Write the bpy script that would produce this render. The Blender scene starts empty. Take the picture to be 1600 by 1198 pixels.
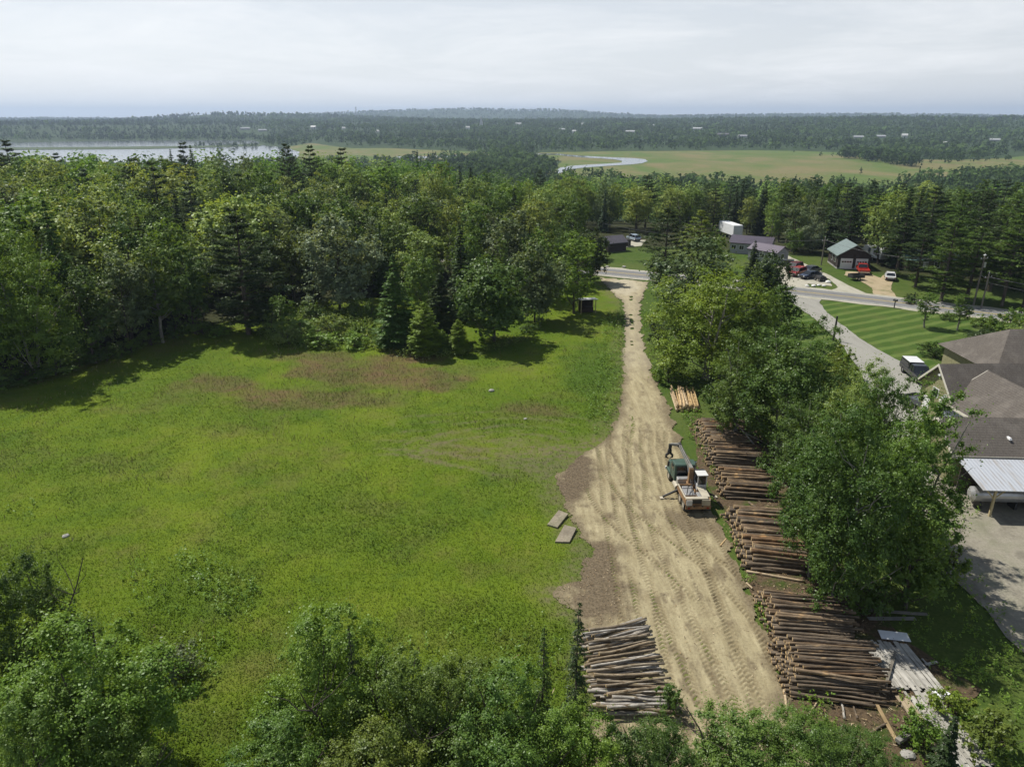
import bpy, bmesh, math, random
import numpy as np
from mathutils import Vector, Matrix

S = bpy.context.scene
COL = S.collection
R = math.radians

# ------------------------------------------------------------------ camera
CAM_H = 30.0
PITCH = R(20.6)
FPX = 1111.0                      # focal length in pixels of the 1600 px wide photograph
cam_d = bpy.data.cameras.new("camera")
cam_d.sensor_width = 36.0
cam_d.lens = 36.0 * FPX / 1600.0
cam_d.clip_start = 0.5
cam_d.clip_end = 40000.0
cam = bpy.data.objects.new("camera", cam_d)
cam.location = (0, 0, CAM_H)
cam.rotation_euler = (R(90) - PITCH, 0, 0)
COL.objects.link(cam)
S.camera = cam
S.render.resolution_x, S.render.resolution_y = 1024, 766

# ------------------------------------------------------------------ sky + sun
SUN_AZ = math.atan2(-0.76, 0.65)      # measured from +Y towards +X : front left
SUN_EL = R(56)
wd = bpy.data.worlds.new("World")
S.world = wd
wd.use_nodes = True
nt = wd.node_tree
for n in list(nt.nodes):
    nt.nodes.remove(n)
def wn(t, **k):
    n = nt.nodes.new(t)
    for a, b in k.items():
        setattr(n, a, b)
    return n
w_out = wn('ShaderNodeOutputWorld')
w_bg = wn('ShaderNodeBackground')
w_bg.inputs[1].default_value = 0.10
sky = wn('ShaderNodeTexSky', sky_type='NISHITA', sun_disc=False)
sky.sun_elevation = SUN_EL
sky.sun_rotation = SUN_AZ
sky.air_density = 1.0; sky.dust_density = 2.0; sky.altitude = 60
geo = wn('ShaderNodeTexCoord')
sep = wn('ShaderNodeSeparateXYZ')
nt.links.new(geo.outputs['Generated'], sep.inputs[0])
# thin high overcast: flatten the direction on to a cloud layer, fractal noise
den = wn('ShaderNodeMath', operation='ADD'); den.inputs[1].default_value = 0.10
nt.links.new(sep.outputs['Z'], den.inputs[0])
dx_ = wn('ShaderNodeMath', operation='DIVIDE'); dy_ = wn('ShaderNodeMath', operation='DIVIDE')
nt.links.new(sep.outputs['X'], dx_.inputs[0]); nt.links.new(den.outputs[0], dx_.inputs[1])
nt.links.new(sep.outputs['Y'], dy_.inputs[0]); nt.links.new(den.outputs[0], dy_.inputs[1])
cmb = wn('ShaderNodeCombineXYZ')
nt.links.new(dx_.outputs[0], cmb.inputs[0]); nt.links.new(dy_.outputs[0], cmb.inputs[1])
cn = wn('ShaderNodeTexNoise'); cn.inputs['Scale'].default_value = 0.55; cn.inputs['Detail'].default_value = 9
cn.inputs['Roughness'].default_value = 0.62; cn.inputs['Distortion'].default_value = 0.4
nt.links.new(cmb.outputs[0], cn.inputs['Vector'])
cr = wn('ShaderNodeValToRGB')
cr.color_ramp.elements[0].position = 0.45; cr.color_ramp.elements[0].color = (0, 0, 0, 1)
cr.color_ramp.elements[1].position = 0.68; cr.color_ramp.elements[1].color = (1, 1, 1, 1)
nt.links.new(cn.outputs['Fac'], cr.inputs[0])
# base veil: greyer blue high up, paler at the horizon
zr = wn('ShaderNodeValToRGB')
e = zr.color_ramp.elements
e[0].position = 0.0; e[0].color = (9.2, 9.4, 9.5, 1)
e[1].position = 0.15; e[1].color = (7.0, 7.4, 7.9, 1)
e2 = zr.color_ramp.elements.new(0.34); e2.color = (2.6, 3.1, 3.9, 1)
e3 = zr.color_ramp.elements.new(1.0); e3.color = (1.0, 1.4, 2.2, 1)
nt.links.new(sep.outputs['Z'], zr.inputs[0])
# paler on the sun's side (left)
lr = wn('ShaderNodeMapRange'); lr.inputs[1].default_value = -0.7; lr.inputs[2].default_value = 0.6
lr.inputs[3].default_value = 1.07; lr.inputs[4].default_value = 0.90
nt.links.new(sep.outputs['X'], lr.inputs[0])
vm = wn('ShaderNodeMix', data_type='RGBA', blend_type='MULTIPLY'); vm.inputs[0].default_value = 1.0
nt.links.new(zr.outputs[0], vm.inputs[6]); nt.links.new(lr.outputs[0], vm.inputs[7])
m1 = wn('ShaderNodeMix', data_type='RGBA'); m1.inputs[0].default_value = 0.82
nt.links.new(sky.outputs[0], m1.inputs[6]); nt.links.new(vm.outputs[2], m1.inputs[7])
m2 = wn('ShaderNodeMix', data_type='RGBA')
cf = wn('ShaderNodeMath', operation='MULTIPLY'); cf.inputs[1].default_value = 0.8
zc = wn('ShaderNodeMapRange', interpolation_type='SMOOTHSTEP')       # the veil thins out overhead
zc.inputs[1].default_value = 0.14; zc.inputs[2].default_value = 0.45; zc.inputs[3].default_value = 0.55; zc.inputs[4].default_value = 0.12
nt.links.new(sep.outputs['Z'], zc.inputs[0]); nt.links.new(zc.outputs[0], cf.inputs[1])
nt.links.new(cr.outputs[0], cf.inputs[0]); nt.links.new(cf.outputs[0], m2.inputs[0])
m2.inputs[7].default_value = (9.6, 9.65, 9.7, 1)
nt.links.new(m1.outputs[2], m2.inputs[6])
nt.links.new(m2.outputs[2], w_bg.inputs[0])
nt.links.new(w_bg.outputs[0], w_out.inputs[0])

sun_d = bpy.data.lights.new("sun", 'SUN')
sun_d.energy = 5.0
sun_d.angle = R(0.55)
sun_d.color = (1.0, 0.955, 0.87)
sun = bpy.data.objects.new("sun", sun_d)
COL.objects.link(sun)
_sd = Vector((math.sin(SUN_AZ) * math.cos(SUN_EL), math.cos(SUN_AZ) * math.cos(SUN_EL), math.sin(SUN_EL)))
sun.rotation_euler = (-_sd).to_track_quat('-Z', 'Y').to_euler()
sun.location = (0, 0, 60)

S.view_settings.view_transform = 'Standard'
S.view_settings.look = 'None'
S.view_settings.exposure = 0.2
S.view_settings.gamma = 1.0
S.render.engine = 'CYCLES'
cy = S.cycles
cy.max_bounces = 5; cy.diffuse_bounces = 3; cy.glossy_bounces = 2; cy.transmission_bounces = 3
cy.transparent_max_bounces = 4; cy.volume_bounces = 0
cy.caustics_reflective = False; cy.caustics_refractive = False
cy.use_denoising = True
cy.sample_clamp_indirect = 4.0

# ------------------------------------------------------------------ helpers
SP, CP = math.sin(PITCH), math.cos(PITCH)
def ray(u, v):
    dx, dy = (u - 800.0) / FPX, (v - 599.0) / FPX
    return np.array((dx, CP - dy * SP, -(SP + dy * CP)))
def G(u, v, z=0.0):
    """ground point (x, y) at height z seen in pixel u, v of the photograph"""
    d = ray(u, v)
    t = (CAM_H - z) / -d[2]
    return (d[0] * t, d[1] * t)
def proj(x, y, z):
    zz = z - CAM_H
    f = y * CP - zz * SP
    up = y * SP + zz * CP
    return 800 + FPX * x / f, 599 - FPX * up / f

_h = np.random.RandomState(5).rand(256, 256).astype(np.float32)
def vnoise(x, y):
    x = np.asarray(x, dtype=np.float64); y = np.asarray(y, dtype=np.float64)
    xi = np.floor(x).astype(np.int64); yi = np.floor(y).astype(np.int64)
    fx = x - xi; fy = y - yi
    fx = fx * fx * (3 - 2 * fx); fy = fy * fy * (3 - 2 * fy)
    a = _h[xi & 255, yi & 255]; b = _h[(xi + 1) & 255, yi & 255]
    c = _h[xi & 255, (yi + 1) & 255]; d = _h[(xi + 1) & 255, (yi + 1) & 255]
    return (a * (1 - fx) + b * fx) * (1 - fy) + (c * (1 - fx) + d * fx) * fy
def fbm(x, y, o=4, g=0.55):
    s = 0.0; a = 1.0; t = 0.0
    for i in range(o):
        s = s + a * vnoise(x * 2 ** i + 17.3 * i, y * 2 ** i + 9.1 * i); t += a; a *= g
    return s / t
def sstep(a, b, x):
    t = np.clip((x - a) / (b - a), 0, 1)
    return t * t * (3 - 2 * t)
def in_poly(x, y, poly):
    x = np.asarray(x); y = np.asarray(y)
    r = np.zeros(x.shape, bool)
    n = len(poly)
    for i in range(n):
        x1, y1 = poly[i]; x2, y2 = poly[(i + 1) % n]
        c = ((y1 > y) != (y2 > y)) & (x < (x2 - x1) * (y - y1) / (y2 - y1 + 1e-12) + x1)
        r ^= c
    return r
def seg_dist(x, y, pts, closed=False):
    x = np.asarray(x, float); y = np.asarray(y, float)
    best = np.full(x.shape, 1e9)
    n = len(pts)
    for i in range(n if closed else n - 1):
        x1, y1 = pts[i]; x2, y2 = pts[(i + 1) % n]
        ex, ey = x2 - x1, y2 - y1
        t = np.clip(((x - x1) * ex + (y - y1) * ey) / (ex * ex + ey * ey + 1e-12), 0, 1)
        best = np.minimum(best, np.hypot(x - x1 - t * ex, y - y1 - t * ey))
    return best
def sdist(x, y, poly):
    """signed distance, positive inside"""
    return np.where(in_poly(x, y, poly), 1, -1) * seg_dist(x, y, poly, True)
def GP(*pts, z=0.0):
    return [G(u, v, z) for u, v in pts]

def tag(o, label=None, cat=None, group=None, kind=None):
    if label: o['label'] = label
    if cat: o['category'] = cat
    if group: o['group'] = group
    if kind: o['kind'] = kind
    return o
def link(name, me, parent=None):
    o = bpy.data.objects.new(name, me)
    COL.objects.link(o)
    if parent: o.parent = parent
    return o
def thing(name, label, cat, loc=(0, 0, 0), rz=0.0, group=None, scale=None):
    o = bpy.data.objects.new(name, None)
    COL.objects.link(o)
    o.empty_display_size = 0.3
    o.location = loc; o.rotation_euler = (0, 0, rz)
    if scale: o.scale = scale
    return tag(o, label, cat, group)

def np_mesh(name, V, F, mats, mi=None, smooth=False, attrs=None):
    """V (n,3), F (m,k) all faces with k corners"""
    V = np.ascontiguousarray(V, np.float32); F = np.ascontiguousarray(F, np.int32)
    me = bpy.data.meshes.new(name)
    m, k = F.shape
    me.vertices.add(len(V)); me.vertices.foreach_set('co', V.ravel())
    me.loops.add(m * k); me.loops.foreach_set('vertex_index', F.ravel())
    me.polygons.add(m)
    me.polygons.foreach_set('loop_start', np.arange(0, m * k, k, dtype=np.int32))
    me.polygons.foreach_set('loop_total', np.full(m, k, np.int32))
    if mi is not None: me.polygons.foreach_set('material_index', np.ascontiguousarray(mi, np.int32))
    if smooth: me.polygons.foreach_set('use_smooth', np.ones(m, bool))
    for mt in mats: me.materials.append(mt)
    if attrs:
        for an, av in attrs.items():
            a = me.attributes.new(an, 'FLOAT_COLOR', 'POINT')
            c = np.ones((len(V), 4), np.float32); c[:, :av.shape[1]] = av
            a.data.foreach_set('color', c.ravel())
    me.update(calc_edges=True)
    return me

class MB:
    """collects boxes, prisms and tubes; build() links them as ONE mesh object"""
    def __init__(s): s.v = []; s.f = []; s.m = []
    def add(s, vs, fs, m=0, M=None):
        b = len(s.v)
        s.v += [tuple(M @ Vector(p)) if M is not None else tuple(p) for p in vs]
        s.f += [tuple(i + b for i in f) for f in fs]; s.m += [m] * len(fs)
        return s
    def box(s, x0, x1, y0, y1, z0, z1, m=0, M=None, top=None):
        t = top or (0, 0, 0, 0)      # inset of the top: x0, x1, y0, y1
        vs = [(x0, y0, z0), (x1, y0, z0), (x1, y1, z0), (x0, y1, z0),
              (x0 + t[0], y0 + t[2], z1), (x1 - t[1], y0 + t[2], z1), (x1 - t[1], y1 - t[3], z1), (x0 + t[0], y1 - t[3], z1)]
        return s.add(vs, [(3, 2, 1, 0), (4, 5, 6, 7), (0, 1, 5, 4), (1, 2, 6, 5), (2, 3, 7, 6), (3, 0, 4, 7)], m, M)
    def prism(s, prof, a0, a1, axis='y', m=0, M=None):
        """closed profile extruded along axis. axis y: profile is (x,z); x: (y,z); z: (x,y)"""
        n = len(prof)
        def pt(p, a): return {'y': (p[0], a, p[1]), 'x': (a, p[0], p[1]), 'z': (p[0], p[1], a)}[axis]
        vs = [pt(p, a0) for p in prof] + [pt(p, a1) for p in prof]
        fs = [tuple(range(n))[::-1], tuple(range(n, 2 * n))] + [(i, (i + 1) % n, n + (i + 1) % n, n + i) for i in range(n)]
        return s.add(vs, fs, m, M)
    def tube(s, pts, rad, n=8, m=0, M=None, cap=True):
        pts = [Vector(p) for p in pts]
        if not hasattr(rad, '__len__'): rad = [rad] * len(pts)
        vs = []; fs = []
        for i, p in enumerate(pts):
            d = (pts[min(i + 1, len(pts) - 1)] - pts[max(i - 1, 0)]).normalized()
            a = d.orthogonal().normalized() if i == 0 else (a - d * a.dot(d)).normalized()
            b = d.cross(a)
            for k in range(n):
                an = 2 * math.pi * k / n
                vs.append(p + (a * math.cos(an) + b * math.sin(an)) * rad[i])
        for i in range(len(pts) - 1):
            for k in range(n):
                fs.append((i * n + k, i * n + (k + 1) % n, (i + 1) * n + (k + 1) % n, (i + 1) * n + k))
        if cap:
            fs.append(tuple(range(n))[::-1]); fs.append(tuple(range((len(pts) - 1) * n, len(pts) * n)))
        return s.add(vs, fs, m, M)
    def mesh(s, name, mats, bevel=0.0, smooth=False):
        me = bpy.data.meshes.new(name)
        me.from_pydata(s.v, [], s.f)
        for mt in (mats if isinstance(mats, (list, tuple)) else [mats]): me.materials.append(mt)
        me.polygons.foreach_set('material_index', s.m)
        bm = bmesh.new(); bm.from_mesh(me)
        bmesh.ops.recalc_face_normals(bm, faces=bm.faces)
        if bevel:
            ed = [e for e in bm.edges if len(e.link_faces) == 2 and e.calc_face_angle(0) > 0.5]
            bmesh.ops.bevel(bm, geom=ed, offset=bevel, segments=2, affect='EDGES', profile=0.5, clamp_overlap=True)
        if smooth:
            for f in bm.faces: f.smooth = True
        bm.to_mesh(me); bm.free()
        return me
    def build(s, name, mats, parent=None, bevel=0.0, smooth=False):
        return link(name, s.mesh(name, mats, bevel, smooth), parent)

def TR(x=0, y=0, z=0, rx=0, ry=0, rz=0):
    return Matrix.Translation((x, y, z)) @ Matrix.Rotation(rz, 4, 'Z') @ Matrix.Rotation(ry, 4, 'Y') @ Matrix.Rotation(rx, 4, 'X')

# ------------------------------------------------------------------ materials
class NT:
    def __init__(s, name):
        s.mat = bpy.data.materials.new(name); s.mat.use_nodes = True
        s.t = s.mat.node_tree
        for n in list(s.t.nodes): s.t.nodes.remove(n)
        s.out = s.n('ShaderNodeOutputMaterial')
    def n(s, typ, ins=None, **k):
        n = s.t.nodes.new(typ)
        for a, b in k.items(): setattr(n, a, b)
        for a, b in (ins or {}).items(): s.put(n.inputs[a], b)
        return n
    def put(s, sock, v):
        if isinstance(v, bpy.types.NodeSocket): s.t.links.new(v, sock)
        elif isinstance(v, (tuple, list)) and len(v) == 3 and len(sock.default_value) == 4: sock.default_value = (*v, 1)
        else: sock.default_value = v
    def pos(s): return s.n('ShaderNodeNewGeometry').outputs['Position']
    def obj(s): return s.n('ShaderNodeTexCoord').outputs['Object']
    def scale(s, vec, sc):
        return s.n('ShaderNodeMapping', {'Vector': vec, 'Scale': sc if hasattr(sc, '__len__') else (sc, sc, sc)}).outputs[0]
    def noise(s, vec, sc, det=4, ro=0.55, dis=0.0):
        return s.n('ShaderNodeTexNoise', {'Vector': vec, 'Scale': sc, 'Detail': det, 'Roughness': ro, 'Distortion': dis}).outputs['Fac']
    def ramp(s, fac, *stops):
        r = s.n('ShaderNodeValToRGB', {'Fac': fac}); el = r.color_ramp.elements
        while len(el) < len(stops): el.new(0.5)
        for e, (p, c) in zip(el, stops):
            e.position = p; e.color = (*c, 1) if hasattr(c, '__len__') else (c, c, c, 1)
        return r.outputs[0]
    def mix(s, f, a, b, mode='MIX'):
        m = s.n('ShaderNodeMix', data_type='RGBA', blend_type=mode)
        s.put(m.inputs[0], f); s.put(m.inputs[6], a); s.put(m.inputs[7], b)
        return m.outputs[2]
    def math(s, op, a, b=0.0):
        m = s.n('ShaderNodeMath', operation=op); s.put(m.inputs[0], a); s.put(m.inputs[1], b)
        return m.outputs[0]
    def bump(s, h, st=0.5, d=0.05):
        return s.n('ShaderNodeBump', {'Height': h, 'Strength': st, 'Distance': d}).outputs[0]
    def pbr(s, col, ro=0.8, normal=None, metal=0.0, spec=0.3, **k):
        i = {'Base Color': col, 'Roughness': ro, 'Metallic': metal, 'Specular IOR Level': spec}
        if normal is not None: i['Normal'] = normal
        i.update(k)
        p = s.n('ShaderNodeBsdfPrincipled', i)
        s.t.links.new(p.outputs[0], s.out.inputs[0])
        return s.mat

def plain(name, c, ro=0.6, var=0.25, sc=3.0, metal=0.0, bump=0.0, spec=0.4, coat=0.0):
    """a surface of one colour with uneven wear"""
    n = NT(name); o = n.obj()
    f = n.noise(o, sc, 5, 0.6); f2 = n.noise(o, sc * 9, 3, 0.6)
    c2 = tuple(x * (1 - var) for x in c); c3 = tuple(min(1, x * (1 + var)) for x in c)
    col = n.mix(n.ramp(f, (0.3, 0.0), (0.7, 1.0)), c2, c3)
    col = n.mix(0.25, col, n.mix(f2, c2, c3))
    k = {'Coat Weight': coat} if coat else {}
    return n.pbr(col, n.math('ADD', n.math('MULTIPLY', f2, 0.15), ro - 0.07), n.bump(f2, bump, 0.02) if bump else None, metal, spec, **k)
# ------------------------------------------------------------------ terrain
AZ = lambda x, y: np.arctan2(x, np.maximum(y, 1e-6))
def uaz(u): return math.atan((u - 800) / (FPX * 1.062))      # azimuth of a picture column near the horizon
def height(x, y):
    x = np.asarray(x, float); y = np.asarray(y, float)
    r = np.hypot(x, y); az = np.arctan2(x, y)
    front = (np.abs(az) < 1.2)
    rt = sstep(uaz(560), uaz(800), az)                 # the land falls away sooner on the right
    a = 232 - 42 * rt; b = 480 - 50 * rt
    z = -25.0 * sstep(0, 1, (r - a) / (b - a))
    # long wooded slope beyond the marsh
    left = 1 - sstep(uaz(380), uaz(560), az)
    r0 = 1250 + 830 * left; r1 = 3000 - 330 * left
    z = z + (31 + 10 * sstep(uaz(900), uaz(1500), az) - 4 * left) * sstep(0, 1, (r - r0) / (r1 - r0)) * 1.0
    z = z + 14 * (fbm(x / 420, y / 420, 3) - 0.5) * sstep(0, 500, r - r0 - 60)
    z = z - 22 * sstep(3300, 4300, r)
    def ridge(u0, su, rr, sr, A):
        return A * np.exp(-((az - uaz(u0)) / (su / FPX)) ** 2) * np.exp(-((r - rr) / sr) ** 2)
    z = z + ridge(470, 190, 4300, 700, 42) + ridge(330, 90, 4200, 500, 22) + ridge(120, 200, 4600, 700, 8)
    z = z + ridge(735, 150, 6600, 900, 64) + ridge(700, 60, 6300, 500, 10) + ridge(560, 160, 6800, 900, 36)
    z = z + ridge(890, 90, 6600, 800, 36) + ridge(1080, 200, 6000, 900, 28) + ridge(1350, 200, 7200, 900, 26) + ridge(30, 260, 6500, 900, 10)
    z = z + 26 * fbm(x / 900 + 4, y / 900, 4) * sstep(4200, 7000, r)
    return np.where(front, z, np.minimum(z, 0) * 0)
def H1(x, y): return float(height(np.array([x]), np.array([y]))[0])
def hit(u, v):
    d = ray(u, v); t = 60.0
    for _ in range(4000):
        p = d * t
        if CAM_H + p[2] < H1(p[0], p[1]): break
        t *= 1.004
    return p[0], p[1], H1(p[0], p[1])

NAZ, NR = 420, 190
fr = np.linspace(-1, 1, NAZ + 1)[:-1]
azs = np.pi * (0.45 * fr + 0.55 * fr ** 3)
rs = np.concatenate(([0.0], np.geomspace(6, 17000, NR)))
AA, RR = np.meshgrid(azs, rs)
tx = RR * np.sin(AA); ty = RR * np.cos(AA)
tz = height(tx, ty) - 0.06
idx = np.arange((NR + 1) * NAZ).reshape(NR + 1, NAZ)
q = np.stack((idx[:-1, :], np.roll(idx, -1, 1)[:-1, :], np.roll(idx, -1, 1)[1:, :], idx[1:, :]), -1).reshape(-1, 4)

# where the woods stand (world polylines, from the photograph's clearing edges)
EDGE_L = [(-400, -60), (-160, 25), (-110, 62), (-75, 74), (-61, 81), (-54.7, 88), (-51, 97), (-46, 103), (-38, 118), (-23, 120), (-8.6, 113), (5, 113), (12, 128), (17, 150)]
EDGE_R = [(17, 178), (60, 170), (70, 160), (79, 141), (98, 124), (125, 108), (160, 92), (260, 40), (420, -80)]
def edge_y(x):
    E = EDGE_L + EDGE_R
    return np.interp(x, [p[0] for p in E], [p[1] for p in E])
ROAD = [(-150, 206), (-70, 182), (-20, 163), (21, 144.5), (36, 137), (50, 129), (63, 121.5), (77, 112.5), (100, 97), (140, 70), (240, 10)]
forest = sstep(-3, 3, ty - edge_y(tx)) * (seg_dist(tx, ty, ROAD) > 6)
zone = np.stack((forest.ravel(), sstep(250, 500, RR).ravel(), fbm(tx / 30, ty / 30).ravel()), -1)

def ground_mat():
    n = NT('ground_mix'); p = n.pos()
    a = n.n('ShaderNodeVertexColor', layer_name='zone').outputs['Color']
    s = n.n('ShaderNodeSeparateColor', {0: a})
    big = n.noise(p, 0.06, 4); mid = n.noise(p, 0.8, 4); fine = n.noise(p, 6.0, 4)
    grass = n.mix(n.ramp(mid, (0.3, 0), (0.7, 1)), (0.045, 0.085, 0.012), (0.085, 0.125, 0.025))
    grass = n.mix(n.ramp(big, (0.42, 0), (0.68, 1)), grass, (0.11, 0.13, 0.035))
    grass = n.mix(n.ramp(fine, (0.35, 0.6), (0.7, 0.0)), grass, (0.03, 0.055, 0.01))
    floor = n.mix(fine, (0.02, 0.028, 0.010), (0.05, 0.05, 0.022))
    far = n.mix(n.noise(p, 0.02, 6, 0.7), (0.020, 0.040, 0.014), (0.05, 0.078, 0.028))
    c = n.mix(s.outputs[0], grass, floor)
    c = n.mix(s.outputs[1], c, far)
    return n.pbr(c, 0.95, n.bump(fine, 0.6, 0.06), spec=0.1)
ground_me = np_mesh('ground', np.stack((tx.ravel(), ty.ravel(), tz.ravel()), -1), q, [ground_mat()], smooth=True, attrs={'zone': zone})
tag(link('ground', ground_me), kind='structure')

# ------------------------------------------------------------------ sheets on the ground
def dens(poly, step, closed=True):
    out = []
    n = len(poly)
    for i in range(n if closed else n - 1):
        a = poly[i]; b = poly[(i + 1) % n]
        k = max(1, int(math.hypot(b[0] - a[0], b[1] - a[1]) / step))
        for j in range(k): out.append((a[0] + (b[0] - a[0]) * j / k, a[1] + (b[1] - a[1]) * j / k))
    if not closed: out.append(poly[-1])
    return out
def sheet(name, poly, z, mat, jit=0.3, step=0.8, freq=0.7):
    pts = dens(poly, step)
    a = np.array(pts)
    a = a + np.stack((fbm(a[:, 0] * freq, a[:, 1] * freq) - 0.5, fbm(a[:, 0] * freq + 50, a[:, 1] * freq + 31) - 0.5), -1) * 2 * jit
    bm = bmesh.new()
    f = bm.faces.new([bm.verts.new((x, y, z)) for x, y in a])
    bmesh.ops.recalc_face_normals(bm, faces=[f])
    if f.normal.z < 0: f.normal_flip()
    bmesh.ops.triangulate(bm, faces=[f])
    me = bpy.data.meshes.new(name); bm.to_mesh(me); bm.free()
    me.materials.append(mat)
    return tag(link(name, me), kind='structure')
def ribbon_pts(line, off):
    L = dens(line, 2.0, False); out = []
    for i, p in enumerate(L):
        a = L[max(i - 1, 0)]; b = L[min(i + 1, len(L) - 1)]
        dx, dy = b[0] - a[0], b[1] - a[1]; l = math.hypot(dx, dy)
        out.append((p[0] - dy / l * off, p[1] + dx / l * off))
    return out
def ribbon(name, line, o0, o1, z, mat, jit=0.0):
    A = ribbon_pts(line, o0); B = ribbon_pts(line, o1)
    if jit:
        rr = random.Random(len(line))
        A = [(x + rr.uniform(-jit, jit), y + rr.uniform(-jit, jit)) for x, y in A]
        B = [(x + rr.uniform(-jit, jit), y + rr.uniform(-jit, jit)) for x, y in B]
    n = len(A)
    V = np.array([(x, y, z) for x, y in A] + [(x, y, z) for x, y in B])
    F = np.array([(i, i + 1, n + i + 1, n + i) for i in range(n - 1)])
    me = np_mesh(name, V, F, [mat])
    if me.polygons[0].normal.z < 0: me.flip_normals()
    return tag(link(name, me), kind='structure')

def field_color(n, p, m):
    s = n.n('ShaderNodeSeparateColor', {0: m})
    big = n.noise(p, 0.055, 4, 0.6, 0.6); mid = n.noise(p, 0.35, 5, 0.65); fine = n.noise(p, 3.2, 5, 0.65); vf = n.noise(p, 14.0, 3, 0.6)
    c = n.mix(n.ramp(big, (0.35, 0), (0.65, 1)), (0.078, 0.126, 0.009), (0.122, 0.168, 0.014))
    c = n.mix(n.ramp(mid, (0.50, 0), (0.72, 0.75)), c, (0.135, 0.160, 0.022))
    c = n.mix(n.ramp(mid, (0.30, 0.65), (0.46, 0)), c, (0.060, 0.105, 0.014))
    c = n.mix(n.ramp(n.noise(p, 0.11, 5, 0.7), (0.50, 0), (0.66, 0.6)), c, (0.118, 0.108, 0.036))
    c = n.mix(n.ramp(fine, (0.32, 0.22), (0.50, 0)), c, (0.050, 0.078, 0.009))
    c = n.mix(n.ramp(vf, (0.60, 0), (0.75, 0.35)), c, (0.17, 0.19, 0.045))
    br = n.mix(fine, (0.100, 0.066, 0.030), (0.150, 0.108, 0.058))
    c = n.mix(n.math('MULTIPLY', s.outputs[0], n.ramp(n.noise(p, 0.5, 5, 0.7), (0.3, 0.35), (0.62, 1.0))), c, br)
    mud = n.mix(fine, (0.075, 0.060, 0.036), (0.20, 0.165, 0.105))
    c = n.mix(n.math('MULTIPLY', s.outputs[1], n.ramp(n.noise(p, 1.4, 5, 0.7), (0.36, 0.1), (0.6, 1.0))), c, mud)
    c = n.mix(n.math('MULTIPLY', s.outputs[2], 0.8), c, n.mix(fine, (0.028, 0.070, 0.010), (0.070, 0.120, 0.022)))
    return c, fine, vf, mid

# field masks, laid out on the ground from the photograph's own patches
def line_px(*p): return [G(u, v) for u, v in p]
TRACKS = [line_px((500, 686), (600, 688), (690, 694), (790, 706), (880, 722)),
          line_px((560, 694), (640, 697), (720, 712), (800, 730), (880, 742)),
          line_px((620, 690), (700, 676), (790, 664), (860, 668), (930, 690)),
          line_px((660, 698), (740, 690), (820, 684), (900, 700)),
          line_px((690, 708), (760, 722), (830, 752), (890, 770)),
          line_px((640, 662), (730, 656), (820, 652), (900, 664))]
BROWN = [(560, 585, 150, 26), (440, 622, 110, 20), (670, 592, 70, 22), (360, 600, 80, 16), (520, 560, 90, 12), (500, 625, 140, 16), (830, 640, 70, 12), (640, 560, 60, 10)]
def field_masks(x, y):
    u, v = proj(x, y, 0.0)
    b = np.zeros_like(x)
    wob = (fbm(x / 5, y / 5, 4) - 0.5) * 1.6
    for cu, cv, ru, rv in BROWN:
        d = np.hypot((u - cu) / ru, (v - cv) / rv) + wob
        b = np.maximum(b, 1 - sstep(0.55, 1.15, d))
    m = np.zeros_like(x)
    for k, L in enumerate(TRACKS):
        d = seg_dist(x, y, L) + (fbm(x / 0.8, y / 0.8, 3) - 0.5) * 0.5
        for o in (0.0, 1.9):
            m = np.maximum(m, (1 - sstep(0.12, 0.42, np.abs(d - o))) * (0.95 if k < 3 else 0.7) * sstep(0.34, 0.56, fbm(x / 4 + k, y / 4, 3)) * sstep(555, 640, u))
    dd = -sdist(x, y, DIRT)
    m = np.maximum(m, (1 - sstep(0.0, 2.6, dd + (fbm(x, y) - 0.5) * 3.0)) * 0.8)
    mx = 1 - sstep(0.5, 1.1, np.hypot((u - 880) / 100, (v - 725) / 45) + wob)
    m = np.maximum(m, mx * 0.9)
    # lush strip along the track and rank corner on the far right of the field
    l = sstep(0.40, 0.62, fbm(x / 7 + 9, y / 7, 4)) * 0.35
    l = np.maximum(l, (1 - sstep(0.4, 1.2, np.hypot((u - 925) / 60, (v - 590) / 60) + wob)) * 0.9)
    l = np.maximum(l, (1 - sstep(0.5, 1.2, np.hypot((u - 320) / 130, (v - 920) / 70) + wob)) * 0.5)
    return np.stack((b, m, l), -1)

DIRT = GP((934, 433), (948, 446), (958, 460), (972, 474), (976, 495), (973, 560), (968, 640), (950, 682), (905, 712), (868, 745), (880, 790), (905, 830), (925, 856), (905, 905), (868, 925), (900, 965),
          (925, 990), (925, 1120), (900, 1180)) + [(6.2, 22), (16.5, 22)] + GP((1236, 1110), (1226, 1060), (1200, 990), (1172, 925), (1152, 880), (1128, 830), (1112, 790), (1092, 745), (1068, 700), (1052, 655), (1040, 620), (1022, 590), (1008, 545), (1002, 505), (1002, 470), (1010, 452), (1016, 441))

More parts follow.
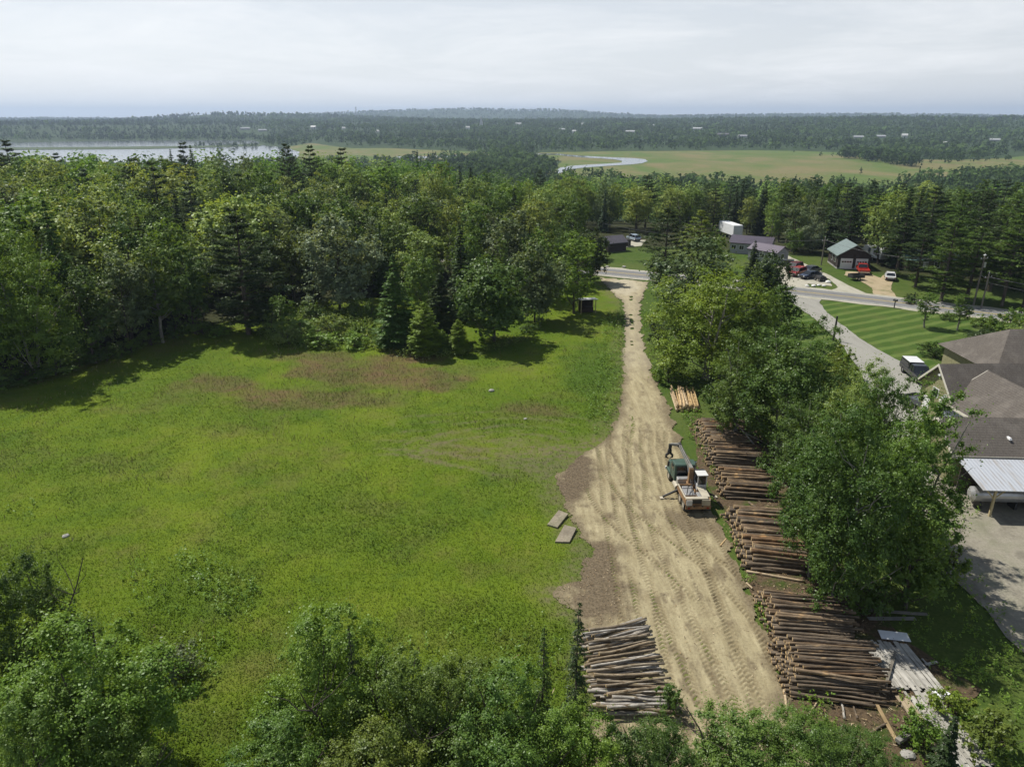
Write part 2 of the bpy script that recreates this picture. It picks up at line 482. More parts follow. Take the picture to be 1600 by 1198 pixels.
def field_mat():
    n = NT('meadow'); p = n.pos()
    a = n.n('ShaderNodeVertexColor', layer_name='mask').outputs['Color']
    c, fine, vf, mid = field_color(n, p, a)
    h = n.math('ADD', n.math('MULTIPLY', fine, 0.8), n.math('MULTIPLY', vf, 0.35))
    return n.pbr(c, 0.95, n.bump(h, 0.7, 0.10), spec=0.08)
def blade_mat():
    n = NT('meadow_blades'); p = n.pos()
    a = n.n('ShaderNodeVertexColor', layer_name='mask').outputs['Color']
    c, fine, vf, mid = field_color(n, p, a)
    c = n.mix(0.35, c, (0.094, 0.150, 0.014))
    d = n.n('ShaderNodeBsdfDiffuse', {'Color': c}); tr = n.n('ShaderNodeBsdfTranslucent', {'Color': n.mix(1.0, c, (1.25, 1.2, 0.7), 'MULTIPLY')})
    mx = n.n('ShaderNodeMixShader', {0: 0.3, 1: d.outputs[0], 2: tr.outputs[0]})
    n.t.links.new(mx.outputs[0], n.out.inputs[0])
    return n.mat
M_FIELD = field_mat(); M_BLADE = blade_mat()

FIELD = [(-125, 48), (-125, 60)] + [(-110, 66), (-75, 78), (-61, 86), (-54, 93), (-50, 101), (-45, 106), (-37, 121), (-23, 123), (-8, 120), (5, 124), (12, 132), (17.5, 136)] + GP((968, 470), (975, 560)) + [(13, 72), (13, 8), (-80, 8), (-125, 20)]
gx = np.arange(-125, 20.1, 0.36); gy = np.arange(8, 137, 0.36)
X, Y = np.meshgrid(gx, gy)
Z = 0.0 + 0.03 * (fbm(X / 3, Y / 3, 3) - 0.5)
ii = np.arange(X.size).reshape(X.shape)
q = np.stack((ii[:-1, :-1], ii[:-1, 1:], ii[1:, 1:], ii[1:, :-1]), -1).reshape(-1, 4)
cx = (X[:-1, :-1] + 0.18).ravel(); cyy = (Y[:-1, :-1] + 0.18).ravel()
keep = in_poly(cx, cyy, FIELD)
q = q[keep]
used = np.unique(q); remap = np.full(X.size, -1); remap[used] = np.arange(len(used))
fx, fy, fz = X.ravel()[used], Y.ravel()[used], Z.ravel()[used]
tag(link('field', np_mesh('field', np.stack((fx, fy, fz), -1), remap[q], [M_FIELD], smooth=True, attrs={'mask': field_masks(fx, fy)})), kind='structure')

# ---- dirt track with tyre marks
def dirt_mat():
    n = NT('track_dirt'); p = n.pos()
    a = n.n('ShaderNodeVertexColor', layer_name='mask').outputs['Color']
    s = n.n('ShaderNodeSeparateColor', {0: a})
    st = n.scale(p, (1.0, 0.16, 1.0))
    streak = n.noise(st, 2.2, 5, 0.65); fine = n.noise(p, 7.0, 5, 0.7); mid = n.noise(p, 0.7, 5, 0.6)
    c = n.mix(n.ramp(streak, (0.3, 0), (0.7, 1)), (0.245, 0.207, 0.122), (0.395, 0.345, 0.215))
    c = n.mix(n.ramp(mid, (0.48, 0), (0.75, 0.6)), c, (0.185, 0.145, 0.085))
    c = n.mix(n.ramp(fine, (0.28, 0.55), (0.5, 0)), c, (0.13, 0.10, 0.06))
    c = n.mix(n.ramp(n.noise(p, 18.0, 3), (0.62, 0), (0.74, 0.6)), c, (0.46, 0.40, 0.29))
    mud = n.mix(n.ramp(fine, (0.35, 0), (0.68, 1)), (0.068, 0.052, 0.034), (0.185, 0.145, 0.095))
    c = n.mix(s.outputs[0], c, mud)
    c = n.mix(n.math('MULTIPLY', s.outputs[1], 0.7), c, (0.150, 0.118, 0.068))
    c = n.mix(s.outputs[2], c, n.mix(fine, (0.32, 0.28, 0.19), (0.47, 0.43, 0.33)))
    h = n.math('ADD', n.math('MULTIPLY', fine, 0.7), n.math('MULTIPLY', streak, 0.5))
    return n.pbr(c, 0.95, n.bump(h, 0.8, 0.07), spec=0.1)
M_DIRT = dirt_mat()
XC_PTS = [G(1170, 1150), G(1108, 1000), G(1058, 880), G(1022, 800), G(1000, 700), G(1002, 640), G(992, 560), G(987, 500), G(985, 450)]
def xc(y):
    return np.interp(y, [p[1] for p in XC_PTS], [p[0] for p in XC_PTS])
def dirt_patch(x0, x1, sx, y0, y1, sy):
    X, Y = np.meshgrid(np.arange(x0, x1, sx), np.arange(y0, y1, sy))
    off = X - xc(Y)
    near = 1 - sstep(62, 95, Y)
    hgt = np.zeros_like(X); tread = np.zeros_like(X)
    rr = random.Random(8)
    for k, (o, w) in enumerate([(-3.4, .30), (-2.5, .28), (-1.75, .34), (-0.9, .30), (-0.1, .34), (0.75, .30), (1.45, .34), (2.2, .32), (2.95, .3), (3.7, .34), (4.6, .3), (5.3, .32), (-4.3, .3), (9.1, .33), (10.9, .33), (12.1, .3)]):
        ph = rr.uniform(0, 9)
        c = o + 0.5 * np.sin(Y / 11 + ph) + 0.22 * np.sin(Y / 4.7 + ph * 2)
        if o > 8: c = (o - 11.0) + 4.2 * np.tanh((44 + (o - 9) * 1.5 - Y) / 9)      # a machine that swung across
        d = off - c
        strength = (0.45 + .75 * fbm(X * 1.5, Y * 1.1, 3)) * sstep(0.27, 0.5, fbm(Y / 9 + k * 7.7, Y * 0 + k * 3.1, 3)) * (1 - sstep(60, 80, Y))
        band = (1 - sstep(w * 0.75, w, np.abs(d))) * strength
        lug = 0.5 + 0.5 * np.sin((Y + np.abs(d) * 0.9) * 2 * np.pi / 0.34 + ph + 7 * fbm(X * .5, Y * .35, 3))
        lug = sstep(0.35, 0.75, lug)
        hgt += band * (-0.055 + 0.085 * lug)
        rim = np.exp(-((np.abs(d) - w * 1.12) / 0.07) ** 2) * strength
        hgt += 0.025 * rim
        tread = np.maximum(tread, band * (1 - lug))
    # smooth wheel ruts on the far half of the track
    for o in (-1.1, 0.95):
        d = off - o - 0.15 * np.sin(Y / 9)
        hgt -= 0.05 * np.exp(-(d / 0.35) ** 2) * sstep(55, 75, Y)
    hgt += 0.05 * (fbm(X * 1.3, Y * 0.7, 4) - 0.5) + 0.03 * (fbm(X * 6, Y * 6, 2) - 0.5)
    u, v = proj(X, Y, 0.0)
    wob = (fbm(X / 1.6, Y / 1.6, 4) - 0.5) * 1.3
    mud = 1 - sstep(0.5, 1.1, np.hypot((u - 893) / 45, (v - 735) / 70) + wob)
    mud = np.maximum(mud, (1 - sstep(0.5, 1.05, np.hypot((u - 930) / 58, (v - 905) / 110) + wob)) * 0.95)
    mud = np.maximum(mud, (1 - sstep(0.6, 1.1, np.hypot((u - 1080) / 40, (v - 815) / 22) + wob)) * 0.8)  # darker oval on the track just behind the truck
    mud = np.maximum(mud, 0.6 * sstep(0.58, 0.74, fbm(X / .5 + 3, Y / 1.5, 5)))
    sd = sdist(X, Y, DIRT)
    mud = np.maximum(mud, (1 - sstep(0.1, 1.3, sd + wob)) * 0.75)
    pale = (1 - sstep(0.6, 1.15, np.hypot((u - 975) / 32, (v - 448) / 16) + wob * .5)) * 0.9
    pale = np.maximum(pale, 0.35 * sstep(78, 90, Y))
    Zz = 0.05 + hgt
    e = sd + (fbm(X * 0.9, Y * 0.9, 4) - 0.5) * 1.5
    ii = np.arange(X.size).reshape(X.shape)
    q = np.stack((ii[:-1, :-1], ii[:-1, 1:], ii[1:, 1:], ii[1:, :-1]), -1).reshape(-1, 4)
    # weedy strip between the ruts far along the track
    strip = (np.abs(off + 0.05 + 0.3 * (fbm(X * .8, Y * .4, 3) - .5)) < 0.22) & (Y > 86) & (Y < 128) & (fbm(X * 2.2, Y * 0.9, 3) > 0.72)
    ok = (e > 0) & ~strip
    q = q[ok.ravel()[q].all(1)]
    return np.stack((X.ravel(), Y.ravel(), Zz.ravel()), -1), q, np.stack((mud.ravel(), tread.ravel() * near.ravel(), pale.ravel()), -1)
parts_ = [dirt_patch(2.0, 20.5, 0.09, 22.0, 66.0, 0.075), dirt_patch(8.0, 30.0, 0.2, 65.925, 142.0, 0.22)]
Vs, Fs, As, b = [], [], [], 0
for V_, F_, A_ in parts_:
    us = np.unique(F_); rm = np.full(len(V_), -1); rm[us] = np.arange(len(us))
    Vs.append(V_[us]); Fs.append(rm[F_] + b); As.append(A_[us]); b += len(us)
tag(link('dirt_road', np_mesh('dirt_road', np.concatenate(Vs), np.concatenate(Fs), [M_DIRT], smooth=True, attrs={'mask': np.concatenate(As)})), kind='structure')

# ---- log yard floor (bark litter), lawns, roads
def litter_mat():
    n = NT('bark_litter'); p = n.pos()
    f = n.noise(p, 5.0, 6, 0.7); g = n.noise(p, 0.8, 4); w = n.noise(n.scale(p, (4, 22, 1)), 1.5, 4, 0.7, 1.5)
    c = n.mix(n.ramp(f, (0.3, 0), (0.7, 1)), (0.045, 0.032, 0.020), (0.150, 0.108, 0.066))
    c = n.mix(n.ramp(w, (0.6, 0), (0.72, 0.8)), c, (0.30, 0.23, 0.14))
    c = n.mix(n.ramp(g, (0.5, 0), (0.66, 0.85)), c, (0.045, 0.075, 0.014))
    return n.pbr(c, 0.95, n.bump(f, 1.0, 0.1), spec=0.1)
M_LITTER = litter_mat()
sheet('log_yard', GP((1072, 648), (1195, 672), (1290, 850), (1400, 990), (1530, 1075), (1470, 1160), (1480, 1260), (1260, 1260), (1228, 1085), (1178, 925), (1130, 800), (1096, 735)), 0.012, M_LITTER, 0.6)

def lawn_mat():
    n = NT('striped_lawn'); p = n.pos()
    ang = R(27)
    x = n.n('ShaderNodeSeparateXYZ', {0: p})
    d = n.math('ADD', n.math('MULTIPLY', x.outputs[0], -math.sin(ang)), n.math('MULTIPLY', x.outputs[1], math.cos(ang)))
    wob = n.noise(p, 0.25, 3)
    d = n.math('ADD', d, n.math('MULTIPLY', wob, 1.3))
    w = n.math('SINE', n.math('MULTIPLY', d, 2 * math.pi / 2.6))
    k = n.ramp(n.math('ADD', n.math('MULTIPLY', w, 0.5), 0.5), (0.50, 0), (0.88, 1))
    f = n.noise(p, 5.0, 4, 0.65); g = n.noise(p, 0.35, 4)
    c = n.mix(k, (0.050, 0.092, 0.016), (0.105, 0.152, 0.036))
    c = n.mix(n.ramp(g, (0.45, 0), (0.7, 0.5)), c, (0.105, 0.118, 0.035))
    c = n.mix(n.ramp(f, (0.3, 0.4), (0.55, 0)), c, (0.026, 0.055, 0.010))
    return n.pbr(c, 0.95, n.bump(f, 0.5, 0.05), spec=0.1)
M_LAWN = lawn_mat()
sheet('lawn', GP((1283, 470), (1330, 473), (1400, 482), (1480, 489), (1545, 496), (1640, 497), (1680, 560), (1600, 600), (1470, 590), (1440, 580), (1390, 556), (1345, 530), (1308, 502), (1286, 482)), 0.0, M_LAWN, 0.35)
sheet('lawn', GP((1221, 467), (1245, 478), (1268, 496), (1302, 530), (1330, 562), (1330, 600), (1260, 620), (1190, 560), (1180, 500)), 0.0, M_LAWN, 0.35)

def gravel_mat(name, a, b, green=0.0, dark=0.0):
    n = NT(name); p = n.pos()
    f = n.noise(p, 6.0, 6, 0.7); g = n.noise(p, 0.4, 5, 0.6); st = n.noise(n.scale(p, (1, 0.25, 1)), 0.9, 4)
    c = n.mix(n.ramp(f, (0.3, 0), (0.7, 1)), a, b)
    c = n.mix(n.ramp(st, (0.5, 0), (0.7, 0.4)), c, tuple(x * 0.72 for x in a))
    if green: c = n.mix(n.ramp(g, (0.5, 0), (0.68, green)), c, (0.07, 0.10, 0.025))
    if dark: c = n.mix(n.ramp(g, (0.35, dark), (0.5, 0)), c, tuple(x * 0.55 for x in a))
    return n.pbr(c, 0.92, n.bump(f, 0.5, 0.04), spec=0.15)
M_GRAVEL = gravel_mat('pale_gravel', (0.30, 0.28, 0.22), (0.44, 0.42, 0.35), 0.25)
M_DRIVE = gravel_mat('worn_drive', (0.235, 0.228, 0.200), (0.320, 0.312, 0.280))
M_YARD = gravel_mat('yard_gravel', (0.200, 0.182, 0.140), (0.300, 0.278, 0.225), 0.3, 0.6)
M_SANDY = gravel_mat('sandy_drive', (0.29, 0.22, 0.13), (0.40, 0.34, 0.23), 0.55)
M_ROAD = gravel_mat('asphalt', (0.150, 0.150, 0.148), (0.205, 0.205, 0.200))
def paint(name, c): return plain(name, c, 0.8, 0.3, 0.6)
ribbon('road_shoulder', ROAD, -4.6, 4.6, 0.016, M_GRAVEL, 0.35)
ribbon('road', ROAD, -3.3, 3.3, 0.024, M_ROAD, 0.05)
M_WHITE_LINE = paint('white_paint', (0.62, 0.62, 0.58)); M_YEL_LINE = paint('yellow_paint', (0.50, 0.36, 0.06))
for o in (-2.95, 2.85): ribbon('road_marking', ROAD, o, o + 0.13, 0.029, M_WHITE_LINE)
for o in (-0.2, 0.1): ribbon('road_marking', ROAD, o, o + 0.11, 0.029, M_YEL_LINE)
sheet('driveway', GP((1214, 452), (1285, 462), (1281, 472), (1288, 483), (1310, 503), (1347, 531), (1392, 557), (1442, 581), (1466, 606), (1480, 660), (1500, 700), (1440, 760), (1380, 660), (1345, 580), (1310, 532), (1268, 494), (1240, 474)), 0.008, M_DRIVE, 0.25)
sheet('gravel_yard', GP((1400, 660), (1500, 640), (1480, 720), (1600, 735), (1760, 745), (1900, 1150), (1700, 1120), (1590, 1010), (1520, 930), (1470, 890), (1440, 800)), 0.004, M_YARD, 0.6)
sheet('parking_lot', GP((1216, 415), (1232, 413), (1262, 430), (1296, 438), (1300, 447), (1262, 443), (1258, 452), (1290, 459), (1216, 452), (1190, 440)), 0.01, M_GRAVEL, 0.2)
sheet('side_road', GP((1196, 380), (1224, 396), (1262, 414), (1300, 432), (1326, 446), (1352, 458), (1376, 464), (1372, 468), (1285, 459), (1310, 449), (1296, 436), (1258, 421), (1222, 402), (1196, 389)), 0.012, M_GRAVEL, 0.15)
sheet('sandy_driveway', GP((1322, 424), (1352, 425), (1376, 434), (1386, 426), (1396, 436), (1392, 452), (1402, 466), (1366, 463), (1362, 450), (1340, 436), (1320, 430)), 0.006, M_SANDY, 0.25)
sheet('gravel_pad', GP((932, 384), (960, 388), (1002, 384), (1010, 375), (972, 374), (932, 379)), 0.006, M_GRAVEL, 0.4)
# ------------------------------------------------------------------ the far valley: marsh, river, lake
def marsh_mat():
    n = NT('marsh_grass'); p = n.pos()
    a = n.noise(n.scale(p, (1, 0.55, 1)), 0.010, 6, 0.6, 1.2); b = n.noise(p, 0.06, 5, 0.65); f = n.noise(p, 0.35, 4, 0.7)
    c = n.mix(n.ramp(a, (0.40, 0), (0.62, 1)), (0.085, 0.130, 0.030), (0.180, 0.152, 0.072))
    c = n.mix(n.ramp(b, (0.45, 0), (0.7, 0.6)), c, (0.115, 0.150, 0.032))
    c = n.mix(n.ramp(f, (0.3, 0.5), (0.5, 0)), c, (0.07, 0.08, 0.025))
    return n.pbr(c, 0.95, n.bump(b, 0.4, 1.0), spec=0.1)
M_MARSH = marsh_mat()
def water_mat():
    n = NT('water'); p = n.pos()
    w = n.noise(n.scale(p, (1, 2.5, 1)), 0.25, 4, 0.6)
    return n.pbr(n.mix(n.noise(p, 0.004, 3), (0.030, 0.040, 0.045), (0.05, 0.06, 0.06)), 0.10, n.bump(w, 0.05, 0.1), spec=0.8)
M_WATER = water_mat()
VZ = -25.0
def far_sheet(name, px, z, mat, jit, step, freq=0.02):
    return sheet(name, GP(*px, z=VZ), VZ + z, mat, jit, step, freq)
M_ISLE = gravel_mat('island_scrub', (.045, .07, .03), (.075, .105, .04))
far_sheet('marsh', [(795, 246), (845, 239), (900, 238), (960, 237.0), (1010, 236.6), (1120, 236), (1180, 235.5), (1250, 236.5), (1320, 239), (1400, 251), (1440, 250), (1500, 251), (1560, 248), (1640, 240), (1660, 272), (1560, 274), (1490, 276), (1440, 280),
                    (1400, 300), (1200, 300), (1000, 290), (900, 284), (840, 276), (870, 262), (880, 252), (830, 249)], 0.5, M_MARSH, 9, 12)
far_sheet('marsh', [(440, 232), (470, 226), (500, 222.5), (520, 224), (560, 229), (620, 233), (700, 236), (760, 238), (800, 240), (700, 250), (640, 254), (560, 256), (470, 262), (450, 254), (460, 242)], 0.5, M_MARSH, 9, 12)
far_sheet('river', [(868, 274), (880, 269.5), (893, 265.5), (915, 263), (950, 260.3), (985, 258.2), (1004, 256.2), (1013, 252.8), (1008, 250), (992, 248.3), (960, 247.0), (925, 245.2), (890, 242.8), (876, 241.4), (833, 240.6), (833, 242.3), (874, 243.0),
                    (888, 245.2), (915, 247.3), (940, 248.6), (962, 250.4), (973, 252.6), (971, 255.2), (955, 256.4), (915, 258.6), (890, 260.5), (876, 263), (868, 268)], 0.8, M_WATER, 2.0, 8)
far_sheet('lake', [(-60, 223), (60, 222.5), (160, 221), (300, 220), (395, 220.4), (403, 223.2), (415, 229), (452, 232), (470, 238), (466, 248), (440, 256), (380, 262), (200, 262), (60, 250), (-60, 246)], 0.8, M_WATER, 12, 30, 0.006)
far_sheet('lake_island', [(-60, 232), (60, 231.0), (150, 230.6), (260, 229.4), (330, 228.2), (372, 226.2), (398, 225.2), (412, 226.8), (404, 229.4), (360, 230.6), (300, 232.2), (230, 234), (150, 234.5), (60, 235), (-60, 236)], 1.1, M_ISLE, 8, 20, 0.01)
far_sheet('pond', [(620, 246), (652, 244.6), (672, 246), (664, 249.4), (630, 250)], 0.9, M_WATER, 4, 10, 0.02)
far_sheet('pond', [(680, 244.8), (712, 242.6), (728, 243.6), (716, 246.8), (688, 247.8)], 0.9, M_WATER, 4, 10, 0.02)
MARSH_PX = [[(800, 247), (845, 238), (960, 235.6), (1180, 234.2), (1250, 235.4), (1320, 238), (1400, 251), (1500, 250), (1560, 247), (1640, 239), (1680, 274), (1560, 276), (1490, 278), (1440, 282), (1400, 300), (1200, 300), (1000, 290), (900, 284), (862, 277), (872, 262), (836, 250)],
            [(440, 232), (500, 222), (560, 229), (800, 240), (700, 252), (640, 256), (560, 258), (470, 264)],
            [(-90, 221.6), (160, 220.2), (300, 219.7), (400, 219.9), (415, 226), (470, 236), (470, 250), (440, 258), (380, 266), (200, 266), (-90, 254)]]
MARSH_W = [GP(*m, z=VZ) for m in MARSH_PX]

# ------------------------------------------------------------------ trees
M_BARK = None
def bark_mat(name, a, b, sc=4.0):
    n = NT(name); o = n.obj()
    f = n.noise(n.scale(o, (1, 1, 0.22)), sc, 6, 0.65)
    return n.pbr(n.mix(n.ramp(f, (0.3, 0), (0.7, 1)), a, b), 0.92, n.bump(f, 0.8, 0.05), spec=0.15)
M_BARK = bark_mat('grey_brown_bark', (0.045, 0.036, 0.028), (0.135, 0.115, 0.092))
M_PALEBARK = bark_mat('pale_birch_bark', (0.11, 0.10, 0.085), (0.34, 0.32, 0.28), 3.0)
def leaf_mat(name, trans, gloss, tcol):
    n = NT(name)
    oi = n.n('ShaderNodeObjectInfo')
    o = n.obj()
    f = n.noise(o, 0.55, 3, 0.6); g = n.noise(o, 5.0, 2, 0.6)
    c = oi.outputs['Color']
    c = n.mix(n.ramp(f, (0.30, 0.0), (0.70, 1.0)), n.mix(1.0, c, (0.74, 0.80, 0.80), 'MULTIPLY'), n.mix(1.0, c, (1.30, 1.16, 1.05), 'MULTIPLY'))
    c = n.mix(n.ramp(g, (0.3, 0.0), (0.75, 1.0)), n.mix(1.0, c, (0.80, 0.82, 0.85), 'MULTIPLY'), n.mix(1.0, c, (1.22, 1.15, 1.05), 'MULTIPLY'))
    d = n.n('ShaderNodeBsdfDiffuse', {'Color': c})
    t = n.n('ShaderNodeBsdfTranslucent', {'Color': n.mix(1.0, c, tcol, 'MULTIPLY')})
    m = n.n('ShaderNodeMixShader', {0: trans, 1: d.outputs[0], 2: t.outputs[0]})
    gl = n.n('ShaderNodeBsdfGlossy', {'Color': (0.9, 0.95, 0.9), 'Roughness': 0.42})
    m2 = n.n('ShaderNodeMixShader', {0: gloss, 1: m.outputs[0], 2: gl.outputs[0]})
    n.t.links.new(m2.outputs[0], n.out.inputs[0])
    return n.mat
M_LEAF = leaf_mat('broad_leaves', 0.34, 0.018, (1.45, 1.3, 0.5))
M_NEEDLE = leaf_mat('needles', 0.25, 0.015, (1.3, 1.2, 0.6))

def unit(a): return a / (np.linalg.norm(a, axis=1, keepdims=True) + 1e-9)
def cards(P, N, L, W, rs, A=None, wide=0.0):
    """rhombus leaves: centre P, normal N, half length L, half width W"""
    n = len(P)
    if A is None: A = rs.normal(size=(n, 3))
    A = unit(A - N * (A * N).sum(1, keepdims=True)); B = np.cross(N, A)
    L = np.asarray(L).reshape(-1, 1); W = np.asarray(W).reshape(-1, 1)
    V = np.stack((P - A * L, P + B * W - A * L * wide, P + A * L, P - B * W - A * L * wide), 1).reshape(-1, 3)
    return V, np.arange(n * 4).reshape(n, 4)
def tubes(lines, seg=6):
    Vs, Fs, b = [], [], 0
    for pts, rad in lines:
        pts = np.array(pts, float); k = len(pts)
        d = np.gradient(pts, axis=0); d = unit(d)
        ref = np.where(np.abs(d[:, 2:3]) > 0.9, np.array([[1.0, 0, 0]]), np.array([[0, 0, 1.0]]))
        a = unit(np.cross(d, ref)); c = np.cross(d, a)
        an = np.arange(seg) * 2 * np.pi / seg
        ring = pts[:, None, :] + (a[:, None, :] * np.cos(an)[None, :, None] + c[:, None, :] * np.sin(an)[None, :, None]) * np.array(rad)[:, None, None]
        Vs.append(ring.reshape(-1, 3))
        i = np.arange(k * seg).reshape(k, seg)
        Fs.append(np.stack((i[:-1], np.roll(i, -1, 1)[:-1], np.roll(i, -1, 1)[1:], i[1:]), -1).reshape(-1, 4) + b); b += k * seg
    return np.concatenate(Vs), np.concatenate(Fs)
def cat_(parts):
    Vs, Fs, b = [], [], 0
    for V, F in parts: Vs.append(V); Fs.append(F + b); b += len(V)
    return np.concatenate(Vs), np.concatenate(Fs)

def broadleaf(seed, H, W, clumps, per, leaf, base=0.06, lobes=11, stems=1, airy=0.0, top=1.0):
    """trunk arrays, crown arrays. Crown = lobes > clumps > leaves"""
    rs = np.random.RandomState(seed)
    lines = []; tips = []
    cz0 = H * base
    for s_ in range(stems):
        lean = rs.normal(size=2) * (0.06 if stems == 1 else 0.16) * H
        b0 = np.array([rs.uniform(-.3, .3), rs.uniform(-.3, .3), -0.2]) if stems > 1 else np.array([0, 0, -0.2])
        k = 7; zz = np.linspace(0, 1, k)
        tr = np.stack((b0[0] + lean[0] * zz ** 1.3 + rs.normal(size=k) * .06, b0[1] + lean[1] * zz ** 1.3 + rs.normal(size=k) * .06, -0.2 + zz * H * 0.86), -1)
        r0 = (0.011 * H + 0.03) / (stems ** 0.4)
        lines.append((tr, r0 * (1 - 0.86 * zz) + 0.012))
        nb = int(10 / stems) + 4
        for i in range(nb):
            f = rs.uniform(base + 0.02, 0.82); p = np.array([np.interp(f, zz, tr[:, j]) for j in range(3)])
            an = rs.uniform(0, 2 * np.pi); ln = W * 0.42 * (1.05 - 0.55 * f) * rs.uniform(.7, 1.1)
            t = np.linspace(0, 1, 5)
            br = np.stack((p[0] + np.cos(an) * ln * t, p[1] + np.sin(an) * ln * t, p[2] + ln * (0.55 * t + 0.35 * t * t)), -1)
            br[1:] += rs.normal(size=(4, 3)) * 0.07 * ln * 0.5
            lines.append((br, r0 * 0.42 * (1 - 0.85 * t) * (1.1 - 0.6 * f) + 0.006)); tips.append(br[-1])
    # lobes on the ellipsoid of the crown
    cz = H * (base + 1.0) / 2; ch = H * (1.0 - base) / 2
    L = []
    for i in range(lobes):
        zf = rs.uniform(-0.92, 0.8); an = i * 2.4 + rs.uniform(-.5, .5)
        rr = (math.sqrt(max(0.05, 1 - zf * zf)) if zf > 0 else 1 + .22 * zf) * rs.uniform(0.48, 0.74) * (1.0 if zf < 0.2 else top)
        L.append((math.cos(an) * rr * W / 2, math.sin(an) * rr * W / 2, cz + zf * ch * 0.72, W * rs.uniform(.14, .25), ch * rs.uniform(.20, .36)))
    L.append((rs.normal() * .05 * W, rs.normal() * .05 * W, cz + ch * 0.62, W * .22 * top, ch * .38)); L.append((0, 0, cz, W * .36, ch * .72)); L.append((0, 0, cz - ch * .35, W * .38, ch * .5))
    L = np.array(L)
    wgt = L[:, 3] ** 2; wgt /= wgt.sum()
    li = rs.choice(len(L), clumps, p=wgt)
    d = unit(rs.normal(size=(clumps, 3)) + np.array([0, 0, 0.25]))
    rad = rs.uniform(0.55, 1.08, (clumps, 1))
    C = L[li, :3] + d * rad * L[li][:, [3, 3, 4]]
    C[:, 2] = np.maximum(C[:, 2], H * base * 0.6)
    crad = rs.uniform(0.45, 1.35, clumps) ** 1.2 * W * 0.062 + leaf * 0.6
    # leaves in each clump: a flattened puff, denser on its upper shell
    ci = np.repeat(np.arange(clumps), per)
    keep = rs.rand(len(ci)) > airy
    ci = ci[keep]; n = len(ci)
    dd = unit(rs.normal(size=(n, 3)) + np.array([0, 0, 0.35]))
    ani = rs.uniform(.55, 1.35, (clumps, 3))[ci]
    P = C[ci] + dd * (crad[ci] * np.abs(rs.normal(0, .47, n)))[:, None] * ani * np.array([1.15, 1.15, 0.85])
    sp = rs.rand(n) < .11                                        # leaves of the finer twigs between the clumps
    P[sp] += rs.normal(size=(sp.sum(), 3)) * (crad[ci][sp] * .9)[:, None]
    N = unit(dd * 0.5 + d[ci] * 0.5 + np.array([0, 0, 0.6]) + rs.normal(size=(n, 3)) * 0.42)
    sz = leaf * rs.uniform(0.65, 1.25, n)
    return tubes(lines), cards(P, N, sz, sz * 0.62, rs, wide=0.15)

def spruce(seed, H, W, dens_=1.0, card=0.18, droop=0.22, shape=0.85, low=0.05, round_=0.0):
    rs = np.random.RandomState(seed)
    zz = np.linspace(0, 1, 6)
    lines = [(np.stack((zz * 0 + rs.normal(size=6) * .03, rs.normal(size=6) * .03, -0.2 + zz * (H + 0.1)), -1), (0.013 * H + .02) * (1 - zz) + .012)]
    Ps, Ns, As, Ls = [], [], [], []
    z = H * low; step = H / 40
    while z < H * 0.985:
        f = z / H
        Rm = W / 2 * (1 - f) ** shape * (1 if f > .16 else 0.72 + f * 1.75) + round_ * math.sin(math.pi * f) * W * .25 + 0.05
        nb = max(5, int(10 - 4 * f))
        for k in range(nb):
            an = rs.uniform(0, 2 * np.pi); Lb = Rm * rs.uniform(.72, 1.12)
            m = int(max(5, (14 + 22 * Lb) * dens_))
            t = rs.uniform(0.12, 1.0, m) ** 0.8
            lat = rs.normal(size=m) * 0.15 * Lb * (0.35 + 0.8 * np.sin(np.pi * t))
            zoff = -droop * Lb * t ** 1.2 + 0.10 * Lb * t ** 3 + rs.normal(size=m) * .05
            ca, sa = math.cos(an), math.sin(an)
            Ps.append(np.stack((ca * Lb * t - sa * lat, sa * Lb * t + ca * lat, z + zoff), -1))
            As.append(np.stack((ca - sa * lat / (Lb + .01) * 2 + rs.normal(size=m) * .3, sa + ca * lat / (Lb + .01) * 2 + rs.normal(size=m) * .3, -0.25 + rs.normal(size=m) * .25), -1))
            Ns.append(np.stack((rs.normal(size=m) * .3 + ca * .4, rs.normal(size=m) * .3 + sa * .4, np.ones(m)), -1))
            Ls.append(card * rs.uniform(.7, 1.3, m) * (0.7 + 0.5 * (1 - f)))
            if k % 2 == 0 and H > 5: lines.append((np.array([(0, 0, z), (ca * Lb * .5, sa * Lb * .5, z - droop * Lb * .45), (ca * Lb * .9, sa * Lb * .9, z - droop * Lb * .8)]), [.03, .02, .008]))
        z += step * rs.uniform(.8, 1.2)
    P = np.concatenate(Ps); N = unit(np.concatenate(Ns)); A = np.concatenate(As); L = np.concatenate(Ls)
    return tubes(lines, 5), cards(P, N, L, L * 0.42, rs, A)

